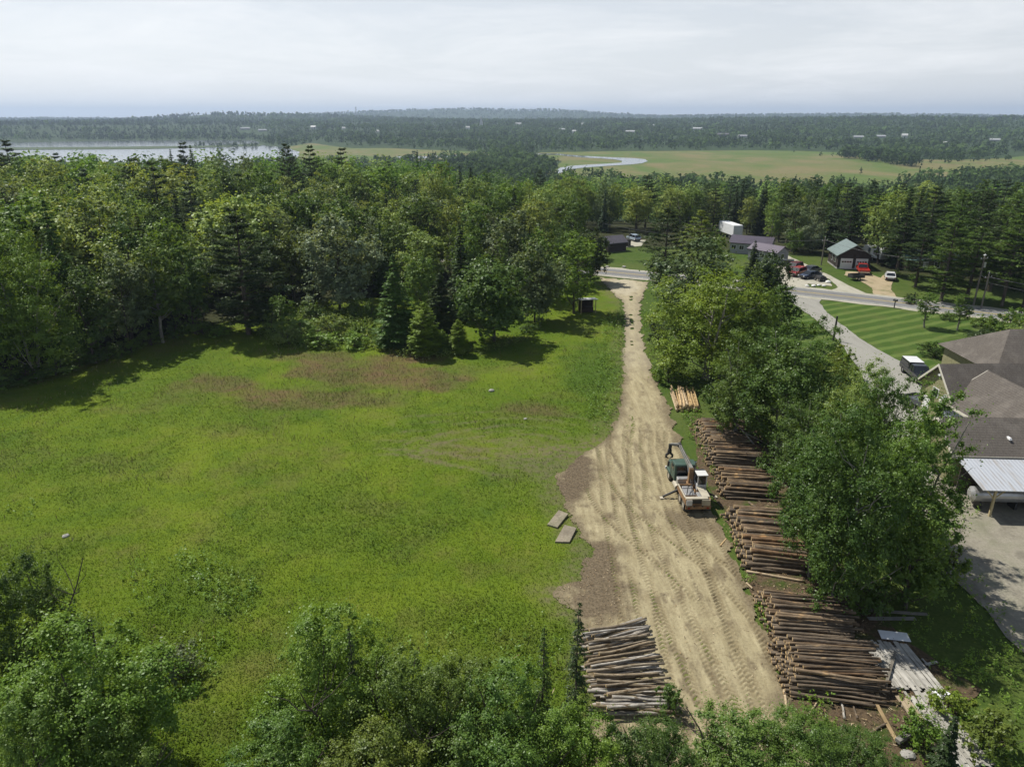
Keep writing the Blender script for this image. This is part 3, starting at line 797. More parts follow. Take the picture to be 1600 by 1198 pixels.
def pine(seed, H, W, dens_=1.0, card=0.2, low=0.15, tiers=17):
    """white pine: separate flat plates of upturned boughs round a straight trunk"""
    rs = np.random.RandomState(seed)
    zz = np.linspace(0, 1, 7)
    lean = rs.normal(size=2) * 0.02 * H
    tr = np.stack((lean[0] * zz ** 2, lean[1] * zz ** 2, -0.2 + zz * H), -1)
    lines = [(tr, (0.017 * H + .02) * (1 - 0.93 * zz))]
    Ps, Ns, As, Ls = [], [], [], []
    for i in range(tiers):
        f = low + (1 - low) * (i + rs.uniform(-.25, .25)) / tiers
        z = H * f; g = (f - low) / (1 - low)
        prof = (0.62 + 0.9 * g) if g < 0.32 else (1.0 - 0.92 * ((g - 0.32) / 0.68) ** 1.15)
        for k in range(rs.randint(4, 7)):
            an = rs.uniform(0, 2 * np.pi); Lb = max(0.35, W / 2 * prof * rs.uniform(.55, 1.15))
            rise = 0.10 + 0.55 * g
            ca, sa = math.cos(an), math.sin(an)
            lines.append((np.array([(0, 0, z), (ca * Lb * .45, sa * Lb * .45, z + rise * Lb * .25), (ca * Lb * .92, sa * Lb * .92, z + rise * Lb * .62)]), [.05 * (1.1 - g), .03, .008]))
            nt_ = int(4 + 3.2 * Lb)
            t = rs.uniform(0.30, 1.0, nt_); lat = rs.normal(size=nt_) * 0.24 * Lb * (1.15 - 0.55 * t)
            cz = z + rise * Lb * (0.35 * t + 0.3 * t * t) + rs.normal(size=nt_) * .07
            cx = ca * Lb * t - sa * lat; cyy = sa * Lb * t + ca * lat
            m = int(9 * dens_)
            ci = np.repeat(np.arange(nt_), m); n = len(ci)
            dd = unit(rs.normal(size=(n, 3)) * np.array([1, 1, .55]) + np.array([ca * .5, sa * .5, .35]))
            Ps.append(np.stack((cx[ci], cyy[ci], cz[ci]), -1) + dd * (rs.uniform(.05, .42, n) * (0.7 + .12 * Lb))[:, None] * np.array([1, 1, .45]))
            As.append(dd); Ns.append(unit(rs.normal(size=(n, 3)) * .4 + np.array([0, 0, 1.0])))
            Ls.append(card * rs.uniform(.7, 1.3, n))
    P = np.concatenate(Ps); N = np.concatenate(Ns); A = np.concatenate(As); L = np.concatenate(Ls)
    return tubes(lines, 6), cards(P, N, L, L * 0.33, rs, A)

LIB = {}
def lib(name, arrs, bark, leaf, H, W):
    (tV, tF), (cV, cF) = arrs
    V, F = cat_([(tV, tF), (cV, cF)])
    mi = np.concatenate((np.zeros(len(tF), np.int32), np.ones(len(cF), np.int32)))
    LIB[name] = dict(one=np_mesh(name, V, F, [bark, leaf], mi), trunk=np_mesh(name + '_trunk', tV, tF, [bark], smooth=True), crown=np_mesh(name + '_crown', cV, cF, [leaf]), H=H, W=W)
for i in range(6):      # ordinary forest broadleaves
    lib('leafy%d' % i, broadleaf(100 + i, 14, (9, 8, 10, 7.5, 11, 9)[i], (210, 180, 235, 170, 240, 200)[i], 85, 0.17, (0.08, .1, .05, .12, .04, .09)[i], (13, 11, 14, 10, 15, 12)[i], 1 + (i == 4)), M_BARK, M_LEAF, 14, (9, 8, 10, 7.5, 11, 9)[i])
for i in range(2):      # narrow poplars and birches
    lib('slim%d' % i, broadleaf(120 + i, 15, 5.2, 170, 62, 0.15, 0.14, 12, 1, 0.1, 0.8), M_PALEBARK, M_LEAF, 15, 5.2)
for i in range(2):      # close-packed round crowns of the lawn maples
    lib('dense%d' % i, broadleaf(130 + i, 12, 9.5, 340, 90, 0.17, 0.03, 18), M_BARK, M_LEAF, 12, 9.5)
for i in range(3):      # near trees, real leaf sizes
    lib('near%d' % i, broadleaf(140 + i, 14, (10, 9, 8)[i], (430, 400, 340)[i], 190, 0.088, (0.05, 0.08, 0.06)[i], (18, 16, 14)[i], (2, 3, 2)[i], 0.05), M_PALEBARK, M_LEAF, 14, (10, 9, 8)[i])
for i in range(3):      # crowns right below the camera
    lib('close%d' % i, broadleaf(150 + i, 9, (8, 7, 6)[i], (420, 380, 300)[i], 260, 0.060, (0.04, 0.04, 0.04)[i], (16, 15, 12)[i], 2, 0.05), M_BARK, M_LEAF, 9, (8, 7, 6)[i])
for i in range(3):
    lib('spruce%d' % i, spruce(160 + i, 14, (5.0, 6.0, 4.4)[i], 1.0), M_BARK, M_NEEDLE, 14, (5, 6, 4.4)[i])
lib('cedar', spruce(170, 7, 3.0, 1.6, 0.10, -0.25, 0.55, 0.02, 0.35), M_BARK, M_NEEDLE, 7, 3.0)
lib('larch', spruce(171, 11, 2.6, 0.55, 0.10, 0.10, 0.7, 0.22), M_BARK, M_NEEDLE, 11, 2.6)
for i in range(4):
    lib('pine%d' % i, pine(180 + i, 16, (9, 8, 10, 7)[i], 1.15, 0.21, (0.2, 0.14, 0.24, 0.3)[i], (17, 16, 18, 14)[i]), M_BARK, M_NEEDLE, 16, (9, 8, 10, 7)[i])
lib('field_pine', pine(190, 17.5, 11.5, 2.8, 0.17, 0.08, 22), M_BARK, M_NEEDLE, 17.5, 11.5)
for i in range(3):
    lib('bush%d' % i, broadleaf(200 + i, 2.0, 3.0, 60, 90, 0.075, 0.02, 7, 3), M_BARK, M_LEAF, 2.0, 3.0)

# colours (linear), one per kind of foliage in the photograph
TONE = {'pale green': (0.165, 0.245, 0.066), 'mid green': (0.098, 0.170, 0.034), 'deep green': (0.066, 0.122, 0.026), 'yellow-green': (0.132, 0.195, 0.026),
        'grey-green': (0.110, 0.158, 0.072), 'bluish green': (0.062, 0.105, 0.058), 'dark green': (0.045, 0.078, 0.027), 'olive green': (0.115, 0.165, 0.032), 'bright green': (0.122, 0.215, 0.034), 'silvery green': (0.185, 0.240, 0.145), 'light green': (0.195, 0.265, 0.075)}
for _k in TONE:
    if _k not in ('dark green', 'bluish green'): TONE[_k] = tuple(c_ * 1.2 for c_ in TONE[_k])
def tree(kind, mesh, x, y, h, w, tone, label, cat='tree', group=None, z=None, rz=None, parts=True, rnd=random.Random(3)):
    l = LIB[mesh]
    if z is None: z = H1(x, y) - 0.06 if math.hypot(x, y) > 150 else 0.0
    s = (w / l['W'], w / l['W'], h / l['H'])
    rz = rnd.uniform(0, 6.28) if rz is None else rz
    t = TONE[tone]; j = rnd.uniform(.88, 1.12)
    col = (t[0] * j * rnd.uniform(.93, 1.07), t[1] * j, t[2] * j, 1)
    if parts:
        o = thing(kind, label, cat, (x, y, z), rz, group, s)
        a = link('trunk', l['trunk'], o); b = link('crown', l['crown'], o); b.color = col
    else:
        o = tag(link(kind, l['one']), label, cat, group)
        o.location = (x, y, z); o.rotation_euler = (0, 0, rz); o.scale = s; o.color = col
    return o
# ------------------------------------------------------------------ trees one can tell apart
PLACED = []       # x, y, radius of every tree already standing
def stand(kind, mesh, u, v, vtop, wpx, tone, label, cat='tree', group=None, parts=True, xy=None, rz=None):
    """base at the ground point seen in pixel u,v; height and spread measured from the photograph"""
    x, y = xy or G(u, v)
    d = ray(u, vtop); t = y / d[1]
    h = max(0.8, CAM_H + d[2] * t)
    depth = y * CP + (CAM_H - h / 2) * SP
    w = wpx * depth / FPX
    PLACED.append((x, y, w / 2))
    return tree(kind, mesh, x, y, h, w, tone, label, cat, group, parts=parts, rz=rz)
BT, PN, SPR = 'broadleaf_tree', 'pine_tree', 'spruce_tree'
# the belt between the dirt track and the driveway, near to far
ge = 'trees between the dirt track and the driveway'
stand(BT, 'near0', 1305, 948, 620, 195, 'deep green', 'tall leafy tree rising behind the nearest log pile, thin pale stems low down', group=ge)
stand(BT, 'near1', 1262, 900, 660, 150, 'deep green', 'broad leafy tree directly behind the second nearest log pile', group=ge)
stand(BT, 'near2', 1395, 905, 600, 160, 'mid green', 'mid green tree next to the metal-roofed carport, hiding its left end', group=ge)
stand(BT, 'near0', 1360, 835, 575, 150, 'deep green', 'deep green tree top between the house and the log piles', group=ge)
stand(BT, 'near2', 1310, 800, 556, 110, 'pale green', 'pale wispy tree crown standing against the grey driveway', group=ge)
stand(BT, 'near1', 1255, 790, 610, 130, 'deep green', 'dark leafy tree behind the crane truck and the small log pile', group=ge)
stand(BT, 'leafy1', 1415, 950, 770, 120, 'mid green', 'low bushy tree at the edge of the gravel yard', group=ge)
stand(BT, 'near1', 1215, 715, 490, 175, 'deep green', 'full round tree behind the log pile ahead of the crane truck', group=ge)
stand(BT, 'near2', 1150, 690, 515, 110, 'mid green', 'leafy tree crowding the track just above the pale upright logs', group=ge)
stand(BT, 'leafy2', 1280, 690, 540, 95, 'olive green', 'tree beside the grey utility post on the driveway', group=ge)
stand(BT, 'near0', 1100, 592, 411, 205, 'yellow-green', 'big yellow-green tree halfway along the dirt track', group=ge)
stand(BT, 'leafy4', 1165, 600, 450, 100, 'mid green', 'mid green tree touching the right side of the big yellow-green tree', group=ge)
stand('maple_tree', 'dense0', 1078, 520, 374, 140, 'grey-green', 'dark shiny-leaved round tree behind the big yellow-green tree', group=ge)
stand('maple_tree', 'dense1', 1195, 510, 388, 80, 'dark green', 'dark tree in front of the purple-roofed buildings', group=ge)
stand(BT, 'leafy3', 1212, 560, 440, 70, 'deep green', 'deep green tree at the corner of the left striped lawn', group=ge)
stand(PN, 'pine2', 1035, 462, 322, 100, 'dark green', 'spreading pine at the junction of the dirt track and the paved road', group=ge)
stand(PN, 'pine0', 1085, 450, 326, 80, 'olive green', 'pine right of the junction pine, over the dark round tree', group=ge)
stand(BT, 'leafy5', 1108, 452, 356, 62, 'mid green', 'leafy tree just below the white box trailer', group=ge)
stand(SPR, 'spruce1', 1172, 452, 375, 46, 'dark green', 'small dark spruce in front of the purple roof', group=ge)
stand('bush', 'bush0', 1028, 545, 492, 50, 'grey-green', 'dark rounded bush on the right edge of the far dirt track', 'bush')
stand('bush', 'bush1', 1040, 596, 562, 60, 'bright green', 'bright weedy bush beside the pale upright logs', 'bush')
stand('bush', 'bush2', 1315, 590, 548, 60, 'yellow-green', 'yellow-green bush at the foot of the grey utility post', 'bush')
stand('bush', 'bush1', 1302, 560, 528, 30, 'deep green', 'small dark bush leaning on the grey utility post', 'bush')
for i, (u, v, vt, w, tn, lb) in enumerate([(1290, 935, 880, 80, 'mid green', 'leafy bush at the right end of the pile of thick logs'), (1355, 960, 900, 90, 'deep green', 'dark bush at the feet of the tall leafy tree'),
        (1410, 940, 870, 90, 'mid green', 'bush under the light green tree by the carport'), (1265, 860, 810, 70, 'bright green', 'bright bush hanging over the thick logs'), (1475, 905, 850, 80, 'mid green', 'bush at the edge of the gravel yard under the trees'),
        (1205, 745, 700, 60, 'deep green', 'dark bush at the right end of the pile beside the crane truck'), (1185, 700, 650, 60, 'mid green', 'bush behind the dead leaning birch'), (1120, 640, 590, 60, 'deep green', 'dark bush beside the pale logs under the trees')]):
    stand('bush', 'bush%d' % (i % 3), u, v, vt, w, tn, lb, 'bush', 'bushes under the belt of trees')
# crowns right under the camera, along the bottom of the picture
gf = 'tree crowns close below the camera'
def close(mesh, u, v, h, wpx, tone, label, kind=BT):
    x, y = G(u, v, h)
    dp = y * CP + (CAM_H - h) * SP
    PLACED.append((x, y, 3))
    return tree(kind, mesh, x, y, h + 0.3, wpx * dp / FPX, tone, label, 'tree', gf)
close('close0', 15, 870, 9.5, 200, 'deep green', 'dark leafy crown at the left border above the lighter crown')
close('close1', 110, 965, 10.0, 290, 'bright green', 'big light green crown filling the lower left corner')
close('close0', 40, 1090, 8.5, 240, 'mid green', 'crown in the lower left corner under the big light one')
close('close2', 185, 1130, 6.5, 150, 'mid green', 'smaller crown right of the lower left corner crown')
close('close0', 500, 960, 9.0, 250, 'bright green', 'pale rounded crown at the bottom, the one reaching highest into the meadow')
close('close1', 610, 1020, 8.0, 200, 'mid green', 'crown just right of the pale rounded crown at the bottom')
close('close2', 440, 1120, 6.0, 170, 'mid green', 'crown below the pale rounded crown at the bottom left of centre')
close('close0', 705, 1040, 7.5, 210, 'olive green', 'olive crown at bottom centre between the pale crown and the thin larches')
close('close1', 800, 1050, 8.0, 220, 'mid green', 'crown at bottom centre in front of the thin larches')
close('close2', 580, 1140, 6.5, 200, 'olive green', 'low crown on the bottom border left of centre')
close('close0', 890, 1115, 6.5, 200, 'bright green', 'bright crown on the bottom border below the crooked birch logs')
close('close1', 1010, 1135, 5.5, 190, 'deep green', 'deep green crown on the bottom border right below the birch log pile')
close('close2', 1165, 1140, 5.0, 210, 'mid green', 'low crown on the bottom border where the dirt track leaves the picture')
close('close0', 1270, 1130, 4.6, 170, 'mid green', 'low crown on the bottom border below the nearest log pile')
close('close1', 1350, 1160, 3.6, 150, 'deep green', 'small crown on the bottom border left of the grey boards')
close('close2', 730, 1150, 5.5, 180, 'mid green', 'crown on the bottom border left of the bright crown')
close('larch', 905, 945, 10.5, 70, 'dark green', 'thin tall larch standing left of the crooked birch logs', 'larch_tree')
close('larch', 850, 985, 9.0, 60, 'deep green', 'second thin larch, shorter, left of the tall one', 'larch_tree')
close('larch', 545, 985, 8.5, 44, 'dark green', 'dark narrow larch poking out of the pale rounded crown', 'larch_tree')
close('spruce2', 1492, 1125, 4.2, 60, 'dark green', 'little dark spruce beside the white scrap in the lower right corner', SPR)
stand('bush', 'bush0', 1045, 1112, 1075, 60, 'deep green', 'dark bush growing over the end of the birch log pile', 'bush')
stand('bush', 'bush2', 1430, 1160, 1110, 80, 'bright green', 'bright bush beside the heap of grey boards', 'bush')
stand('bush', 'bush1', 1475, 1110, 1075, 70, 'yellow-green', 'yellow-green bush right of the grey boards', 'bush')
stand('bush', 'bush0', 1540, 1175, 1115, 110, 'olive green', 'wide olive bush in the lower right corner', 'bush')
stand('bush', 'bush2', 275, 1062, 1005, 100, 'grey-green', 'thin grey-green sapling bush in the meadow beside the lower left crowns', 'bush')
# the edge of the wood behind the meadow
gw = 'trees along the edge of the wood behind the meadow'
stand(BT, 'near0', 62, 590, 352, 170, 'bright green', 'big bright maple at the left border where the wood meets the meadow', group=gw)
stand(BT, 'leafy1', -20, 600, 400, 150, 'mid green', 'leafy tree cut by the left border', group=gw)
stand(BT, 'leafy3', 150, 568, 410, 90, 'deep green', 'shaded tree right of the big bright maple', group=gw)
stand(BT, 'leafy5', 205, 550, 395, 100, 'grey-green', 'grey-green tree over the deepest shade of the meadow edge', group=gw)
stand(BT, 'slim1', 255, 535, 370, 75, 'mid green', 'slim tree with a pale leaning stem at the meadow edge', group=gw)
stand(SPR, 'spruce0', 242, 500, 330, 70, 'olive green', 'thin fading spruce standing up from the left part of the wood', group=gw)
stand(BT, 'leafy0', 305, 522, 370, 80, 'deep green', 'dark tree left of the tall meadow pine', group=gw)
stand(BT, 'dense1', 372, 470, 295, 165, 'light green', 'large pale round tree towering behind the tall meadow pine', group=gw)
stand(PN, 'field_pine', 389, 522, 322, 168, 'dark green', 'tall dark pine standing alone at the edge of the meadow', group=gw)
stand('maple_tree', 'dense0', 531, 484, 338, 125, 'silvery green', 'silvery-leaved tree behind the pale thicket', group=gw)
stand(BT, 'leafy0', 462, 475, 352, 80, 'olive green', 'shaded tree between the tall pine and the silvery tree', group=gw)
stand(SPR, 'spruce1', 622, 541, 396, 92, 'deep green', 'wide spruce right of the pale thicket', group=gw)
stand(SPR, 'spruce0', 690, 535, 425, 84, 'dark green', 'dark spruce behind the bright cone-shaped cedar', group=gw)
stand(BT, 'leafy2', 655, 500, 385, 70, 'mid green', 'leafy tree peeking out behind the wide spruce', group=gw)
stand(SPR, 'spruce2', 722, 500, 350, 62, 'dark green', 'tall narrow spruce left of the dark maples', group=gw)
stand('maple_tree', 'dense1', 772, 534, 396, 140, 'deep green', 'broad dark maple in the middle of the meadow edge', group=gw)
stand('maple_tree', 'dense0', 835, 503, 376, 92, 'grey-green', 'dark round maple left of the ash with the open trunk', group=gw)
stand(BT, 'leafy5', 896, 490, 363, 98, 'bright green', 'ash tree with its trunk in the open beside the small white-roofed shed', group=gw)
stand('maple_tree', 'dense1', 795, 445, 336, 85, 'dark green', 'nearly black round maple behind the broad dark maple', group=gw)
stand('maple_tree', 'dense0', 850, 430, 345, 70, 'dark green', 'dark maple top between the ash and the black maple', group=gw)
stand('maple_tree', 'dense1', 922, 442, 354, 66, 'dark green', 'dark round tree behind the ash, next to the road', group=gw)
stand('cedar_tree', 'cedar', 664, 556, 472, 52, 'yellow-green', 'bright cone-shaped cedar at the meadow edge', group='cedars at the meadow edge')
stand('cedar_tree', 'cedar', 717, 553, 499, 32, 'yellow-green', 'smaller bright cedar right of the cone-shaped one', group='cedars at the meadow edge')
stand('cedar_tree', 'cedar', 692, 552, 515, 26, 'bright green', 'lowest cedar, between the two taller ones', group='cedars at the meadow edge')
for i, (x, y, h, m, lb) in enumerate([(-62, 205, 23.5, 'pine2', 'flat-topped dark pine standing above the skyline by the lake, leftmost of three'), (-55, 203, 23, 'pine0', 'dark pine standing above the skyline by the lake, middle of three'), (-47, 206, 22.5, 'pine1', 'dark pine standing above the skyline by the lake, rightmost of three'),
        (-88, 200, 24, 'pine0', 'dark pine standing above the skyline where the lake ends left'), (-128, 185, 25.5, 'pine2', 'tall dark pine on the left skyline in front of the lake'), (-150, 190, 26, 'pine1', 'tall dark pine at the far left of the skyline'), (-135, 200, 25, 'pine3', 'dark pine right of the tall one on the left skyline')]):
    PLACED.append((x, y, 3)); tree(PN, m, x, y, h, 10, 'dark green', lb, 'tree', 'pines standing out on the skyline', parts=False)
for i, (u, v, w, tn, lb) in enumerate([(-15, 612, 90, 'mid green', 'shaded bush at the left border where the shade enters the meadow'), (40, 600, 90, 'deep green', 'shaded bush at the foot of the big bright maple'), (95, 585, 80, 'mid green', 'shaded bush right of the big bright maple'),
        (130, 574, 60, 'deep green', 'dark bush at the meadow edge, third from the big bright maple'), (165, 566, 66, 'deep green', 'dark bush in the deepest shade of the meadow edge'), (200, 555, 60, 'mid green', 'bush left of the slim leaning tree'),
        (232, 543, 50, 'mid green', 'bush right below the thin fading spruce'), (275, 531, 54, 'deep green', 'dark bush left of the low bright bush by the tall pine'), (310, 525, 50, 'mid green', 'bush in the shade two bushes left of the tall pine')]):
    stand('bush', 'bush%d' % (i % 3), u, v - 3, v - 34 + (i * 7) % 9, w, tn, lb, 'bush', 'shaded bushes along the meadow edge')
gb = 'bushes of the pale thicket'
for i, (u, v, vt, w, tn, lb) in enumerate([(440, 498, 462, 52, 'mid green', 'bush at the back left of the pale thicket'), (488, 500, 468, 56, 'mid green', 'dark bush at the back of the pale thicket'),
        (556, 500, 470, 30, 'deep green', 'round dark bush left of its twin by the wide spruce'), (580, 502, 470, 26, 'deep green', 'round dark bush touching the wide spruce'),
        (425, 520, 486, 60, 'pale green', 'pale bush right of the tall meadow pine'), (470, 525, 492, 70, 'pale green', 'large pale bush in the middle of the thicket'),
        (520, 528, 492, 70, 'pale green', 'pale bush in the right half of the thicket'), (568, 530, 500, 60, 'bright green', 'bright bush at the right end of the thicket'),
        (498, 540, 515, 80, 'bright green', 'low bright bush at the front of the thicket'), (556, 541, 520, 60, 'bright green', 'low bright bush at the front right corner of the thicket'),
        (448, 538, 510, 60, 'pale green', 'low pale bush at the front left corner of the thicket'), (248, 522, 497, 24, 'mid green', 'small sapling bush alone in the shade at the meadow edge'),
        (345, 524, 510, 40, 'bright green', 'low bright bush left of the tall meadow pine'), (700, 545, 528, 40, 'mid green', 'bush between the cedars and the dark spruce'),
        (825, 520, 504, 34, 'mid green', 'bush on the mown grass under the broad dark maple'), (918, 526, 515, 16, 'olive green', 'tiny brown-green bush alone on the mown grass near the white-roofed shed')]):
    stand('bush', 'bush%d' % (i % 3), u, v, vt, w, tn, lb, 'bush', gb if i < 11 else None)
# lawn by the house
stand('sapling', 'slim0', 1444, 512, 452, 38, 'mid green', 'young tree on the striped lawn, the one nearer the driveway', 'tree', 'young trees on the striped lawn')
stand('sapling', 'slim1', 1495, 516, 457, 38, 'mid green', 'young tree on the striped lawn, the one nearer the utility poles', 'tree', 'young trees on the striped lawn')
stand('bush', 'bush0', 1456, 557, 534, 54, 'deep green', 'low dome-shaped bush on the striped lawn', 'bush')
stand('bush', 'dense1', 1533, 573, 512, 80, 'dark green', 'tall dark round shrub beside the house gable', 'bush')
for u, v, vt, w, tn, lb in [(1570, 525, 488, 70, 'mid green', 'big bush past the young trees at the end of the lawn'), (1598, 515, 478, 60, 'mid green', 'big bush cut by the right border above the lawn'),
        (1535, 512, 492, 50, 'mid green', 'bush at the roadside beyond the young trees'), (1600, 535, 498, 70, 'pale green', 'pale bush at the right border'),
        (1480, 500, 486, 30, 'mid green', 'bush between the two young trees and the road'), (1425, 472, 458, 26, 'dark green', 'dark bush across the road from the young trees'),
        (1428, 440, 426, 18, 'mid green', 'clipped round bush in front of the house among the pines'), (1400, 432, 420, 16, 'pale green', 'pale bush beside the white car'),
        (1420, 474, 464, 24, 'mid green', 'low roadside bush left of the dark one')]:
    stand('bush', 'bush2', u, v, vt, w, tn, lb, 'bush')
# behind the garage and to the right of the paved road
gp = 'conifers behind the green-roofed garage and the right-hand road'
stand('maple_tree', 'dense0', 1268, 396, 338, 38, 'silvery green', 'silvery round tree left of the garage', group=gp)
stand(BT, 'leafy2', 1240, 396, 356, 34, 'mid green', 'small leafy tree left of the silvery one', group=gp)
for i, (u, v, vt, w, m, tn, lb) in enumerate([(1470, 470, 340, 85, 'pine1', 'deep green', 'pine over the house with the green roof'), (1430, 448, 345, 80, 'pine2', 'dark green', 'pine left of the house with the green roof'),
        (1400, 430, 330, 70, 'pine3', 'dark green', 'pine behind the white car'), (1510, 468, 352, 95, 'pine0', 'deep green', 'wide pine behind the two utility poles'),
        (1565, 478, 330, 105, 'pine2', 'deep green', 'wide pine right of the utility poles'), (1600, 480, 295, 110, 'pine1', 'dark green', 'tall pine cut by the right border'),
        (1545, 455, 330, 90, 'pine3', 'dark green', 'pine between the utility poles and the border pine'), (1360, 398, 300, 70, 'pine0', 'dark green', 'pine behind the white camper'),
        (1325, 390, 290, 60, 'pine3', 'dark green', 'pine rising behind the garage ridge'), (1295, 388, 300, 50, 'spruce1', 'dark green', 'dark spruce left of the garage roof'),
        (1480, 440, 300, 90, 'pine0', 'deep green', 'tall pine behind the house with the green roof'), (1440, 420, 288, 75, 'pine1', 'dark green', 'dark tall pine between the camper and the green-roofed house')]):
    stand(SPR if m[0] == 's' else PN, m, u, v, vt, w, tn, lb, group=gp)

# ------------------------------------------------------------------ the wood itself: every tree whose crown shows
rf = random.Random(21)
FOREST = []
BLOCK = [(178, 24, 14), (163, 32, 12), (150, 38, 10)]
def clear_of_buildings(x, y):
    u, v = proj(x, y, 0)
    if abs(x - 57.6 * y / 190) < 8 and y < 194: return False      # the gap with the box trailer
    if 20 < x < 46 and y < 196 and y > 128: return False          # shed lawn
    if 44 < x < 75 and y < 172 - 0.05 * x: return False
    return True
yy = 40.0
while yy < 262:
    row = 5.6 + (yy - 80) * 0.014
    half = (yy * CP + 26 * SP) * 0.80 + 14
    xx = -half + rf.uniform(0, 5)
    while xx < half:
        x = xx + rf.uniform(-2.2, 2.2); y = yy + rf.uniform(-2.2, 2.2)
        xx += row * rf.uniform(.85, 1.25)
        if y < float(edge_y(x)) + 3 or not clear_of_buildings(x, y): continue
        if float(seg_dist(np.array([x]), np.array([y]), ROAD)[0]) < 7.5: continue
        if any((x - a) ** 2 + (y - b) ** 2 < (2.2 + 0.45 * c) ** 2 for a, b, c in PLACED): continue
        dep = y - float(edge_y(x))
        u, _ = proj(x, y, 15)
        if dep > 45 and rf.random() < 0.22: continue
        FOREST.append((x, y, u, dep))
    yy += row * 0.9
recs = []
for x, y, u, dep in FOREST:
    right = u > 1000
    nz = float(fbm(np.array([x / 28 + 3]), np.array([y / 28]), 3)[0])
    pc = 0.17 if not right else 0.55
    if u < 330: pc = 0.20
    if 560 < u < 1000: pc = 0.12
    k = rf.random()
    conif = k < pc * (0.35 + 1.4 * nz)
    if conif:
        if rf.random() < (0.55 if not right else 0.72): kind, mesh = PN, 'pine%d' % rf.randrange(4)
        else: kind, mesh = SPR, 'spruce%d' % rf.randrange(3)
        tone = rf.choice(['dark green', 'dark green', 'deep green', 'bluish green'])
    elif rf.random() < 0.18: kind, mesh, tone = 'birch_tree', 'slim%d' % rf.randrange(2), rf.choice(['mid green', 'pale green', 'olive green'])
    else:
        kind, mesh = BT, 'leafy%d' % rf.randrange(6)
        tone = rf.choice(['mid green', 'mid green', 'deep green', 'pale green', 'light green', 'grey-green', 'bright green', 'light green'])
    base = np.interp(u, [-100, 100, 300, 480, 650, 800, 950, 1100, 1300, 1600], [18.5, 18, 17, 16, 15.5, 14.5, 13.5, 13, 14, 15])
    h = base * rf.uniform(.78, 1.12) * (1.06 if kind == PN else 1.0) * (1.06 if kind == SPR else 1)
    if dep > 55 and u < 700: h *= 1.11
    if dep < 8: h *= 0.86
    w = {PN: .50, SPR: .36, 'birch_tree': .36, BT: .62}[kind] * h * rf.uniform(.85, 1.2)
    recs.append([kind, mesh, x, y, h, w, tone, dep, u])
_b = sorted([r for r in recs if r[0] == BT], key=lambda r: r[3])
REST = _b[235:]                                                  # the farthest ones join the far mass
recs = [r for r in recs if r[0] != BT] + _b[:235]
MARKS = [(-500, 'at the left border of the wood'), (110, 'above the big bright maple'), (200, 'left of the thin fading spruce'), (300, 'left of the pale round tree'), (440, 'right of the pale round tree'), (540, 'behind the silvery tree'),
         (620, 'behind the wide spruce'), (700, 'behind the tall narrow spruce'), (760, 'behind the black maple'), (840, 'behind the ash by the track'), (935, 'behind the small dark shed'), (1010, 'behind the junction pines'),
         (1110, 'behind the white box trailer'), (1180, 'behind the purple roofs'), (1270, 'behind the garage'), (1380, 'behind the house among the pines'), (1500, 'behind the utility poles'), (1580, 'at the right border')]
NOUN = {PN: 'pine', SPR: 'spruce', 'birch_tree': 'slim birch', BT: 'broadleaf tree'}
def place_words(u, dep):
    m = [t for a, t in MARKS if u >= a][-1]
    r = 'front-row' if dep < 10 else 'second-row' if dep < 20 else 'mid-wood' if dep < 50 else 'far' if dep < 85 else 'skyline'
    return r, m
byl = {}
for r in recs:
    rw, m = place_words(r[8], r[7])
    byl.setdefault('%s %s %s %s' % (rw, r[6], NOUN[r[0]], m), []).append(r)
for lb, rr in byl.items():
    rr.sort(key=lambda r: r[8])
    names = [lb]
    if len(rr) == 2:
        tl = rr[0][4] > rr[1][4]
        names = ['%s, the %s of two' % (lb, 'taller' if (k == 0) == tl else 'shorter') for k in range(2)]
    elif len(rr) == 3: names = ['%s, %s of three' % (lb, w) for w in ('leftmost', 'middle', 'rightmost')]
    elif len(rr) > 3: names = [lb] * len(rr)
    for r, nm in zip(rr, names):
        tree(r[0], r[1], r[2], r[3], r[4], r[5], r[6], nm, 'tree', 'wood: ' + lb.split(' ', 1)[1] if len(rr) > 3 else 'trees of the wood beyond the meadow and the road', parts=False)

# ------------------------------------------------------------------ far woods: one mass
def far_tree_cards(rs, px, py, pz, h, w, col, per, size, conif):
    n = len(px)
    ti = np.repeat(np.arange(n), per); N_ = len(ti)
    d = unit(rs.normal(size=(N_, 3)) + np.array([0, 0, 0.35]))
    rr = rs.uniform(.55, 1.05, N_)
    zz = d[:, 2] * rr
    c = conif[ti]
    taper = np.where(c, np.clip(0.62 - 0.62 * zz, 0.03, 1.05), 1.0)
    P = np.stack((px[ti] + d[:, 0] * rr * w[ti] / 2 * taper, py[ti] + d[:, 1] * rr * w[ti] / 2 * taper, pz[ti] + h[ti] * (0.56 + 0.46 * zz)), -1)
    N = unit(d + np.array([0, 0, .3]) + rs.normal(size=(N_, 3)) * .5)
    s = size * rs.uniform(.6, 1.25, N_) * (w[ti] / 8) * np.where(c, .75, 1)
    V, F = cards(P, N, s, s * .75, rs)
    return V, F, np.repeat(col[ti], 4, 0)
def far_mat():
    n = NT('far_leaves')
    c = n.n('ShaderNodeVertexColor', layer_name='tint').outputs['Color']
    d = n.n('ShaderNodeBsdfDiffuse', {'Color': c}); t = n.n('ShaderNodeBsdfTranslucent', {'Color': c})
    m = n.n('ShaderNodeMixShader', {0: 0.28, 1: d.outputs[0], 2: t.outputs[0]})
    n.t.links.new(m.outputs[0], n.out.inputs[0]); return n.mat
FARB = []      # buildings in the far town: u, v, half width px
